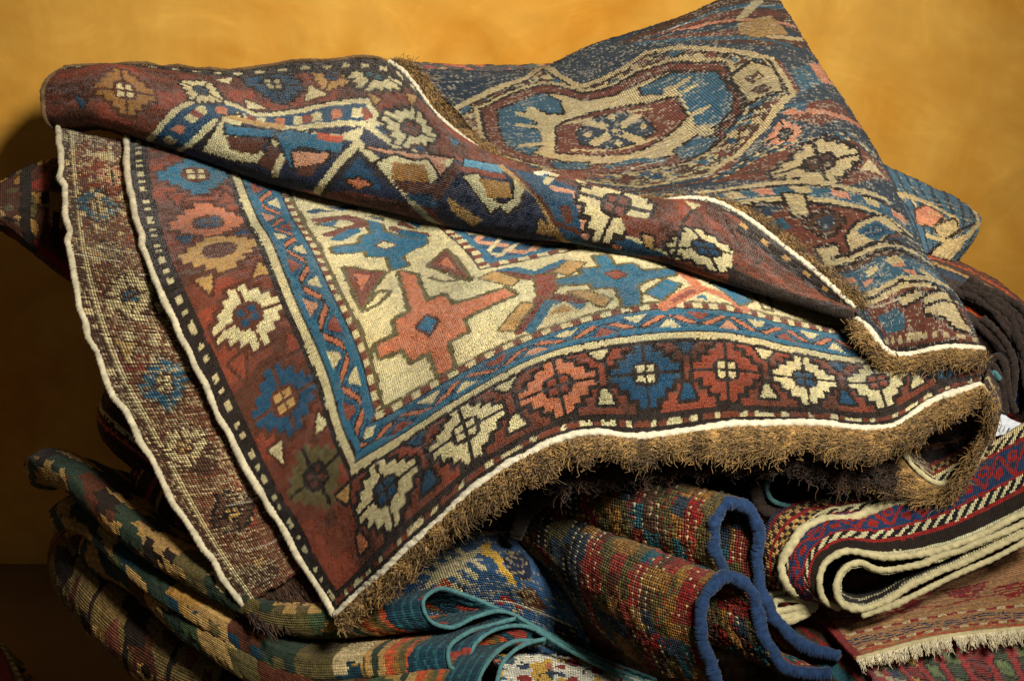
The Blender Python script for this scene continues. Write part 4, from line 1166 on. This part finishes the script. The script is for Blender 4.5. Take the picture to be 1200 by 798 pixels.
S5.fill('dark'); S5.put(S5.U < 0.8, 'cream'); S5.put((S5.U > 3) & (S5.U < 4), 'cream'); S5.wear(0.15, 0.05, 105)
S5.build('inner_fold', M_FLAT, sr, thick=0.004, flip=False)
pcord('cream_edge', l2, 0.0036, Y_CREAM, sr, twist=0.7, wob=0.0006)
pcord('cream_edge', [(1245,612,2.432),(1180,646,2.424),(1120,674,2.415),(1075,696,2.405),(1040,712,2.40),(1010,721,2.40)], 0.0033, Y_CREAM, sr, twist=0.7, wob=0.0006)
pcord('cream_edge', [(1070,586,2.478),(1045,592,2.47),(1010,605,2.455),(960,612,2.445),(932,630,2.432),(918,662,2.422),(921,684,2.42),(934,697,2.428)], 0.0048, Y_CREAM, sr, twist=0.9, wob=0.0014)
# upper layer with small checks
l3 = [(1160,540,2.545),(1080,578,2.50),(1010,602,2.47),(960,610,2.455),(930,630,2.44),(915,662,2.43),(918,688,2.43),(932,702,2.44)]
o3 = [(-20,-25,.06),(-20,-24,.06),(-25,-22,.06),(-30,-24,.05),(-30,-20,.04),(-26,-12,.03),(-25,-4,.03),(-22,2,.05)]
arc = np.concatenate([[0], np.cumsum(np.linalg.norm(np.diff(np.array([W(*p) for p in l3]), axis=0), axis=1))])*100
S6 = Sheet([0, 2.5, 5, 9], arc, [[p, (p[0]+o[0]*0.5-2, p[1]+o[1]*0.5-3, p[2]+o[2]*0.3), (p[0]+o[0], p[1]+o[1], p[2]+o[2]), (p[0]+o[0]*1.2+10, p[1]+o[1]*1.2+8, p[2]+o[2]+0.07)] for p, o in zip(l3, o3)], 0.25, seed=106)
S6.fill('dark')
S6.put(((np.floor(S6.V/0.55)+np.floor(S6.U/0.55)) % 2 == 0), 'tan'); S6.put((S6.U > 1.6) & (S6.U < 2.2), 'crim'); S6.put((S6.U > 3.4) & (S6.U < 4.0), 'crim'); S6.put((S6.U > 4.0) & (S6.U < 4.8), 'rblue')
S6.wear(0.2, 0.05, 107); S6.build('checked_fold', M_FLAT, sr, thick=0.004)
# small cream loops under the nose
for k, pts in enumerate([[(968,700,2.44),(940,694,2.44),(912,694,2.445),(894,704,2.445),(897,722,2.44),(925,722,2.44),(955,712,2.44)], [(960,706,2.44),(930,702,2.44),(908,706,2.44),(906,714,2.44),(930,712,2.44),(958,708,2.44)], [(950,718,2.44),(920,728,2.435),(898,730,2.435)]]):
    pcord('cream_edge', pts, 0.0042, Y_CREAM, sr, twist=0.6, wob=0.0006, seed=k+40)

# ================================================================== 5. brown flat weave with cream fringe
fw = empty('flat_weave_rug', (0.5, 2.4, 0.4), 'brown striped flat-woven rug with red side edge and short cream fringe', 'rug')
g = [[(918,650,2.56),(1060,610,2.60),(1230,550,2.64)], [(945,700,2.49),(1070,690,2.475),(1230,655,2.495)], [(975,742,2.43),(1085,720,2.43),(1230,700,2.45)], [(1003,772,2.385),(1095,748,2.40),(1230,733,2.42)]]
S7 = Sheet([0, 11, 25], [0, 8, 14, 20], g, 0.25, seed=111)
S7.fill(lin((156, 112, 72)))
for a, e, c in [(18.6, 19.0, 'fox'), (16.9, 17.1, 'rblue'), (16.3, 16.5, 'dteal'), (15.8, 16.0, 'rblue'), (13.6, 13.8, 'tan'), (11.8, 12.1, 'crim')]:
    S7.put((S7.V+0.3*np.sin(S7.U*0.8) > a) & (S7.V+0.3*np.sin(S7.U*0.8) < e), c)
for v in (17.9, 14.6):
    S7.put((np.abs(S7.V-v) < 0.22), 'bcream'); S7.put((np.abs(S7.V-v) < 0.22) & ((S7.U % 2.2) < 1.2), 'crim')
for v, u0 in [(10, 9), (9, 16), (10.5, 21), (7, 12)]:
    for k in range(5):
        S7.put((np.abs(S7.V-v-k*0.55) < 0.2) & (np.abs(S7.U-u0) < 2.6-0.45*k), 'crim')
S7.put(S7.U < 0.9, 'crim'); S7.put(S7.V > 19.3, 'fox')
S7.wear(0.14, 0.08, 113); S7.build('woven_panel', M_FLAT, fw, rough=0.0003, thick=0.004)
fr_a = S7.P[-1]
fr_b = pixline([(1008,786,2.365),(1098,764,2.375),(1235,748,2.395)], 40)
cord('end_cord', lift(fr_a, 0.001), 0.0025, Y_CREAM, fw, twist=0.7)
fringe('fringe', fr_a, fr_b, 1300, 0.0009, Y_CREAMF, fw, curl=0.0008, seed=31, lenvar=0.3, clump=0.85, nclump=46, tint=0.1, lay=0.001)

# ================================================================== 6. red and green rug at the bottom right
rg = empty('folded_rug', (0.5, 2.3, 0.35), 'red and green leaf patterned rug lying under the cream fringe', 'rug')
g = [[(985,742,2.46),(1095,735,2.45),(1240,722,2.47)], [(1008,775,2.405),(1100,768,2.40),(1240,758,2.41)], [(1032,812,2.35),(1112,818,2.345),(1240,818,2.345)], [(1034,830,2.36),(1112,836,2.355),(1240,836,2.355)]]
S8 = Sheet([0, 10, 23], [0, 6, 12, 15], g, 0.25, seed=121)
S8.fill(lin((164, 44, 42)))
for k in range(9):
    u = 2.5+k*2.7
    c = ['cream', 'yellow', 'green', 'lgreen', 'crim', 'green', 'lgreen', 'rblue', 'green'][k]
    for q in range(3):
        S8.poly([(u-0.4+q*0.5, 5.0+q*2.0), (u+1.2+q*0.5, 5.6+q*2.0), (u+1.9+q*0.5, 7.4+q*2.0), (u+0.2+q*0.5, 6.8+q*2.0)], c if q != 1 else ['green', 'crim', 'lgreen'][k % 3], 'dark' if q == 1 else None, 0.25, px=False)
S8.put((S8.U > 1.0) & (S8.U < 3.0) & ((np.floor(S8.V/1.1)+np.floor(S8.U/1.0)) % 2 == 0), 'cream'); S8.put((S8.U > 3.0) & (S8.U < 4.2) & (np.floor(S8.V/1.3) % 2 == 0), 'rblue')
S8.put(S8.U < 0.9, 'crim'); S8.wear(0.16, 0.06, 123); S8.build('woven_panel', M_PILE, rg, thick=0.008)

# ================================================================== 7. teal striped strip
ts = empty('folded_rug', (0.3, 2.35, 0.38), 'narrow dark folded rug with teal stripe beside the blue bound edge', 'rug')
g = [[(890,690,2.53),(950,722,2.475),(1000,764,2.425),(1034,806,2.37)], [(893,712,2.50),(942,742,2.455),(990,782,2.41),(1022,818,2.36)], [(892,735,2.48),(936,766,2.44),(980,806,2.395),(1006,836,2.355)], [(892,752,2.49),(930,790,2.45),(966,830,2.40),(990,850,2.36)]]
S9 = Sheet([0, 8, 15, 21], [0, 3, 6, 9], g, 0.28, seed=131)
S9.fill('bbrown'); S9.put((S9.V > 3.2) & (S9.V < 5.2), 'teal'); S9.put((S9.V > 2.0) & (S9.V < 2.6), 'crim'); S9.put((S9.V > 6.0) & (S9.V < 6.5), 'crim'); S9.put(S9.V > 6.8, 'dark'); S9.put(S9.V < 0.6, 'crim')
S9.wear(0.15, 0.08, 133); S9.build('woven_panel', M_FLAT, ts, thick=0.006)

# ================================================================== 8. blue rug with yellow figure
by = empty('folded_rug', (-0.03, 2.5, 0.4), 'blue rug with yellow hook and cream lattice, behind the teal loops', 'rug')
g = [[(430,650,2.62),(540,605,2.62),(650,590,2.68)], [(450,700,2.54),(560,665,2.525),(660,690,2.545)], [(465,735,2.55),(580,715,2.552),(690,750,2.56)], [(470,770,2.53),(590,775,2.54),(700,800,2.55)]]
S10 = Sheet([0, 11, 23], [0, 8, 13, 18], g, 0.28, seed=141)
S10.fill(lin((50, 82, 116)))
S10.put(smooth_noise(S10.U.shape, 12, 3) < -0.6, 'navy')
S10.line([(563,643),(580,650),(586,664),(598,678)], 1.2, 'yellow'); S10.line([(563,643),(570,636)], 0.9, 'yellow')
for k in range(4):
    S10.line([(495+k*13, 690-k*8), (520+k*13, 660-k*6)], 0.7, 'cream'); S10.line([(495+k*13, 668-k*8), (535+k*10, 690-k*8)], 0.7, 'cream')
S10.poly([(505,690),(520,676),(528,684),(512,696)], 'fox'); S10.poly([(575,705),(590,695),(612,712)], 'crim'); S10.poly([(600,690),(620,685),(640,710),(618,715)], 'brown')
S10.weave(0.25, 'bcream', 19); S10.wear(0.15, 0.06, 143); S10.build('knotted_panel', M_BACK, by, thick=0.006)

# ================================================================== 9. white patterned rug peeking out at the bottom
wp = empty('folded_rug', (0.05, 2.35, 0.33), 'white rug with yellow, red and blue figures under the teal edged kilim', 'rug')
g = [[(575,765,2.53),(680,768,2.56),(780,800,2.55)], [(585,790,2.48),(680,795,2.49),(780,815,2.48)], [(590,825,2.44),(680,830,2.44),(780,840,2.44)]]
S11 = Sheet([0, 9, 19], [0, 5, 11], g, 0.27, seed=151)
S11.fill(lin((206, 204, 186)))
for q, c in enumerate(['yellow', 'crim', 'rblue', 'teal', 'yellow', 'salmon']):
    S11.put(smooth_noise(S11.U.shape, 5, 200+q) > 1.05, c)
S11.put(np.abs(smooth_noise(S11.U.shape, 6, 220)) < 0.07, 'navy')
S11.wear(0.1, 0.05, 153); S11.build('knotted_panel', M_BACK, wp, thick=0.006)

# ================================================================== 10. dark goat hair rug under the long fringe
dg = empty('folded_rug', (0.2, 2.6, 0.5), 'dark brown goat hair rug folded under the long brown fringe', 'rug')
S12 = slab([(588,640,2.66),(606,602,2.59),(680,590,2.57),(780,585,2.56),(900,578,2.55),(1010,572,2.55),(1110,560,2.58),(1180,540,2.62)], 0.03, 0.30, 0.36, 161)
S12.fill('black'); S12.put((S12.V % 5) < 1.4, 'goat'); S12.put((S12.V % 5 > 2.4) & (S12.V % 5 < 3.0), 'bbrown'); S12.wear(0.2, 0.1, 163); S12.build('fold', M_FLAT, dg, thick=0.005, flip=False)
lo = [(1010,590,2.51),(960,598,2.50),(915,604,2.495),(892,592,2.49),(886,570,2.49),(898,549,2.495),(930,541,2.50),(985,545,2.52)]
pcord('goat_hair_edge', lo, 0.0075, Y_GOAT, dg, twist=0.6, wob=0.001); 
pcord('teal_line', [(1010,581,2.505),(960,588,2.495),(920,592,2.488),(903,584,2.483),(899,568,2.483),(908,556,2.488),(935,550,2.495)], 0.0025, Y_TEAL, dg, twist=0.4)
arc = np.concatenate([[0], np.cumsum(np.linalg.norm(np.diff(np.array([W(*p) for p in lo]), axis=0), axis=1))])*100
S13 = Sheet([0, 8], arc, [[p, (p[0]+14, p[1]-14, p[2]+.09)] for p in lo], 0.36, seed=164)
S13.fill('goat'); S13.put((S13.U % 2.2) < 1.0, 'black'); S13.wear(0.2, 0.1, 165); S13.build('edge_loop', M_FLAT, dg, thick=0.005, flip=False)
pcord('goat_hair_edge', [(660,575,2.52),(635,585,2.52),(615,605,2.525),(604,628,2.54)], 0.008, Y_GOAT, dg, twist=0.5)

# ================================================================== 11. rolled dark striped rug on the right
dr = empty('rolled_rug', (0.55, 2.55, 0.55), 'dark brown striped rug bending down beside the yellow wall, thick goat hair edges', 'rug')
g = [[(1075,292,2.76),(1150,318,2.80),(1225,372,2.83)], [(1092,306,2.71),(1150,330,2.74),(1222,378,2.76)], [(1108,330,2.68),(1160,355,2.68),(1220,400,2.68)], [(1124,362,2.66),(1168,392,2.65),(1218,434,2.64)], [(1138,405,2.65),(1174,434,2.64),(1216,474,2.63)], [(1148,450,2.66),(1180,478,2.65),(1216,512,2.65)], [(1150,500,2.70),(1182,525,2.69),(1216,550,2.69)]]
S14 = Sheet([0, 7, 15], [0, 2.5, 5.5, 10, 15, 20, 25], g, 0.28, seed=171)
S14.fill(lin((58, 46, 40)))
for a, e, c in [(0, 1.0, 'bred'), (1.0, 1.4, 'fox'), (1.4, 2.4, 'bbrown'), (2.4, 2.9, 'tan'), (2.9, 4.4, 'bnavy'), (4.4, 6.4, 'goat'), (6.4, 7.2, 'dark'), (8.2, 9.2, 'fox'), (9.2, 10, 'goat'), (11.5, 12.2, 'black'), (13.5, 14.2, 'bbrown'), (15.5, 18, 'rblue'), (18.4, 19.2, 'dark'), (20, 22, 'crim')]:
    S14.put((S14.V >= a) & (S14.V < e), c)
S14.wear(0.2, 0.1, 173); S14.build('striped_fold', M_FLAT, dr, thick=0.006)
for k in range(7):
    q = k/6.0
    pts = [(1118+q*14, 344+q*4-q*18, 2.66-q*0.005), (1158+q*12, 362-q*20, 2.645), (1186+q*14, 392-q*24, 2.632), (1200+q*14, 432-q*26, 2.626), (1206+q*14, 474-q*26, 2.626)]
    pcord('goat_hair_edge', pts, 0.0036+0.0012*((k*37) % 5)/4, Y_GOAT, dr, twist=0.8, wob=0.0022, seed=k+60)
for k, pts in enumerate([[(1150,372,2.63),(1176,394,2.62),(1188,425,2.61),(1186,474,2.61)], [(1180,482,2.60),(1172,446,2.60),(1163,428,2.60),(1155,440,2.60),(1157,466,2.605)], [(1190,486,2.60),(1180,446,2.60),(1166,418,2.60),(1150,430,2.60),(1151,462,2.605)]]):
    pcord('goat_hair_edge', pts, 0.0042, Y_GOAT, dr, twist=0.8, wob=0.002, seed=k+80)
pcord('teal_line', [(1160,452,2.59),(1165,436,2.59),(1172,446,2.59)], 0.0028, Y_TEAL, dr, twist=0.4)

# ================================================================== 12. small paper tag
tgt = empty('paper_tag', tuple(W(1180, 500, 2.565)), 'small white paper tag with rows of dark print on striped rug', 'tag')
S15 = Sheet([0, 2.5, 5.5], [0, 1.6, 3.4], [[(1168,482,2.60),(1196,496,2.59),(1222,508,2.585)], [(1163,496,2.585),(1190,506,2.575),(1220,518,2.57)], [(1158,511,2.565),(1188,509,2.565),(1218,524,2.56)]], 0.1, seed=181, jitter=0.0)
S15.fill(lin((206, 212, 220)))
m_, nt_, b_ = new_mat('white_paper'); at_ = nt_.nodes.new('ShaderNodeAttribute'); at_.attribute_name = 'Col'; nt_.links.new(at_.outputs['Color'], b_.inputs['Base Color']); b_.inputs['Roughness'].default_value = 0.6
for k in range(7):
    u = 0.9+k*0.42
    S15.put((np.abs(S15.U-u) < 0.07) & (S15.V > 1.5-0.08*k) & (S15.V < 2.7), lin((70, 76, 92)))
S15.build('paper', m_, tgt, rough=0.0, thick=0.0006)

# ================================================================== 13. blue flat weave corner at the back right
bc = empty('flat_weave_rug', (0.5, 2.62, 0.6), 'blue ribbed rug corner with cream outlines and pink patch against the wall', 'rug')
g = [[(1020,186,2.86),(1080,213,2.87),(1132,238,2.885),(1150,256,2.89)], [(1035,215,2.82),(1092,237,2.83),(1136,252,2.845),(1149,264,2.86)], [(1055,250,2.78),(1104,266,2.79),(1134,274,2.805),(1144,278,2.83)], [(1075,290,2.74),(1102,300,2.75),(1116,306,2.77),(1124,306,2.80)]]
S16 = Sheet([0, 7, 12, 15], [0, 4, 8, 13], g, 0.24, seed=191)
S16.fill(lin((66, 98, 116)))
S16.put((np.floor(S16.U/0.5) % 3 == 0), 'bnavy')
S16.line([(1040,222),(1090,238),(1120,256),(1118,276)], 0.8, 'bcream'); S16.line([(1062,228),(1078,246)], 0.7, 'bcream'); S16.poly([(1094,266),(1118,256),(1122,268),(1104,280)], 'bcream', 'dark', 0.35)
S16.poly([(1072,246),(1086,240),(1104,252),(1092,264),(1074,260)], 'bpink', 'bbrown', 0.3); S16.line([(1140,246),(1148,262),(1134,276),(1092,300)], 1.3, 'bcream'); S16.line([(1136,244),(1142,262),(1090,296)], 0.5, 'dark')
S16.line([(1085,275),(1112,282)], 0.7, 'bcream'); S16.poly([(1100,300),(1128,280),(1132,284),(1112,306)], 'bcream')
S16.weave(0.12, 'bcream', 29); S16.wear(0.15, 0.08, 193); S16.build('woven_panel', M_FLAT, bc, thick=0.006)

# ================================================================== 14. dark rug corner sticking out on the left
dl = empty('folded_rug', (-0.65, 2.7, 0.6), 'dark olive and red figured rug corner sticking out behind white selvedge', 'rug')
g = [[(-60,250,2.93),(0,212,2.93),(60,186,2.95),(120,190,2.97)], [(-60,262,2.90),(0,236,2.89),(60,232,2.89),(120,245,2.90)], [(-60,275,2.88),(0,254,2.87),(60,282,2.865),(120,305,2.87)], [(-60,282,2.89),(0,266,2.88),(70,318,2.86),(120,345,2.86)], [(-60,286,2.93),(0,272,2.92),(70,322,2.90),(120,350,2.90)]]
S17 = Sheet([0, 7, 14, 20], [0, 5, 9, 12, 15], g, 0.27, seed=201)
S17.fill('brown')
for q, c in enumerate(['tan', 'bred2', 'dark', 'dark', 'ochre', 'olive', 'dark']):
    S17.put(smooth_noise(S17.U.shape, 6, 300+q) > 0.85, c)
S17.put(S17.V > 9.5, 'brown'); S17.put((S17.V > 10) & (smooth_noise(S17.U.shape, 5, 320) > 0.5), 'crim'); S17.put(np.abs(S17.U-10.5) < 0.8, 'dark')
S17.wear(0.16, 0.08, 203); S17.build('knotted_panel', M_BACK, dl, thick=0.008)

# ================================================================== 15. dark folded rug on the left side
dk = empty('folded_rug', (-0.3, 2.6, 0.45), 'dark maroon rug with thin striped rolled edge in the shade of the left panel', 'rug')
S18 = slab([(380,640,2.66),(300,612,2.68),(220,580,2.71),(155,535,2.76),(122,508,2.80),(114,494,2.85),(116,484,2.90)], 0.042, 0.22, 0.33, 211)
S18.fill(lin((66, 36, 28)))
S18.put((S18.V % 3.0) < 0.5, 'dark'); S18.put((np.abs((S18.V % 9)-4) < 0.25), 'bcream'); S18.put(np.abs((S18.V % 9)-5.2) < 0.25, 'fox'); S18.wear(0.2, 0.1, 213); S18.build('upper_fold', M_FLAT, dk, thick=0.006, flip=False)
S19 = slab([(420,720,2.60),(330,690,2.63),(250,650,2.66),(190,610,2.70),(160,582,2.75),(150,570,2.80)], 0.035, 0.22, 0.33, 215)
S19.fill(lin((58, 36, 28)))
S19.put((S19.U % 6) < 1.1, 'bred2'); S19.put((S19.U % 6 > 2.2) & (S19.U % 6 < 3), 'dgreen'); S19.put((S19.U % 6 > 4) & (S19.U % 6 < 4.6), 'tan'); S19.wear(0.2, 0.1, 217); S19.build('lower_fold', M_FLAT, dk, thick=0.006, flip=False)

# ================================================================== 16. rug under the kilim, bottom left
ul = empty('folded_rug', (-0.3, 2.45, 0.3), 'olive brown rug with worn dark figures bulging out below the green kilim', 'rug')
S20 = slab([(470,880,2.53),(340,856,2.57),(240,826,2.61),(150,776,2.67),(98,728,2.72),(66,688,2.78),(56,660,2.84),(60,646,2.90)], 0.042, 0.25, 0.33, 221)
S20.fill(lin((112, 92, 54)))
for q, c in enumerate(['brown', 'dark', 'tan', 'bred', 'dark']):
    S20.put(smooth_noise(S20.U.shape, 9, 400+q) > 0.95, c)
S20.put((np.floor(S20.U/0.8) % 9 == 0), 'dark'); S20.wear(0.18, 0.1, 223); S20.build('fold', M_FLAT, ul, thick=0.008, flip=False)
bs = empty('folded_rug', (0.05, 2.5, 0.0), 'thick dark rug folded flat on the floor under all the others', 'rug')
def bottom(z0, z1, xl, xr, yf, seed):
    h = (z1-z0)/2
    path = np.array([(xl+0.05, yf+0.25), (xl, yf+0.12), (xl+0.03, yf+0.02), (xl+0.2, yf), ((xl+xr)/2, yf-0.01), (xr-0.2, yf), (xr, yf+0.06)])
    rows = []
    prof = [(0.40, 1.0), (0.15, 1.0)]+[(h*(1-math.cos(a)), math.sin(a)) for a in np.linspace(math.pi/2, -math.pi/2, 7)]+[(0.15, -1.0), (0.40, -1.0)]
    for b, z in prof:
        rows.append([(x+(0.0), y+b, (z0+z1)/2+z*h) for x, y in path])
    rows = np.array(rows)
    q = np.concatenate([[0], np.cumsum(np.linalg.norm(np.diff(rows[:, 3], axis=0), axis=1))])*100
    u = np.concatenate([[0], np.cumsum(np.linalg.norm(np.diff(rows[4], axis=0), axis=1))])*100
    S = Sheet(u, q, rows, 0.6, pixels=False, seed=seed)
    S.fill(lin((60, 44, 32))); S.put((S.V % 7) < 1.2, 'brown'); S.wear(0.2, 0.1, seed)
    return S
for k in range(3):
    bottom(0.008+0.09*k, 0.092+0.09*k, -0.42+0.02*k, 0.62-0.02*k, 2.22+0.02*k, 231+k).build('fold', M_FLAT, bs, thick=0.008, flip=False)

# ================================================================== 17. sliver of a rug behind, rug corner on the floor
sv = empty('folded_rug', (-0.05, 2.9, 0.7), 'red and green rug edge showing between the octagon panel and the wall', 'rug')
S21 = Sheet([0, 8, 20], [0, 2, 6], [[(470,72,3.03),(560,76,3.03),(660,74,3.03)], [(470,82,3.015),(560,84,3.015),(660,84,3.015)], [(470,110,3.01),(560,112,3.01),(660,112,3.01)]], 0.28, seed=241)
S21.fill('dark')
for q, c in enumerate(['fox', 'crim', 'dgreen', 'tan', 'olive']):
    S21.put(smooth_noise(S21.U.shape, 5, 500+q) > 0.8, c)
S21.build('woven_panel', M_PILE, sv, thick=0.008)
fc = empty('floor_rug', (-0.75, 2.6, 0.0), 'red rug corner with cream check border lying on the floor beside the pile', 'rug')
def FZ(px, py, z):
    D = (CAMZ-z)/(sp-(399-py)/F*cp)
    return (px, py, D)
S22 = Sheet([0, 8, 16], [0, 6, 14], [[FZ(-70,740,.05), FZ(-20,748,.05), FZ(4,754,.05)], [FZ(-70,770,.05), FZ(-10,776,.05), FZ(20,782,.05)], [FZ(-70,815,.05), FZ(0,820,.05), FZ(42,828,.05)]], 0.3, seed=251)
S22.fill('crim'); S22.put(S22.U > 13.5, 'olive'); S22.put((S22.U > 14) & ((np.floor(S22.V/0.6) % 2) == 0), 'bcream'); S22.put((S22.U > 12.4) & (S22.U < 13), 'dark'); S22.wear(0.15, 0.06, 253)
S22.build('woven_panel', M_PILE, fc, thick=0.045)
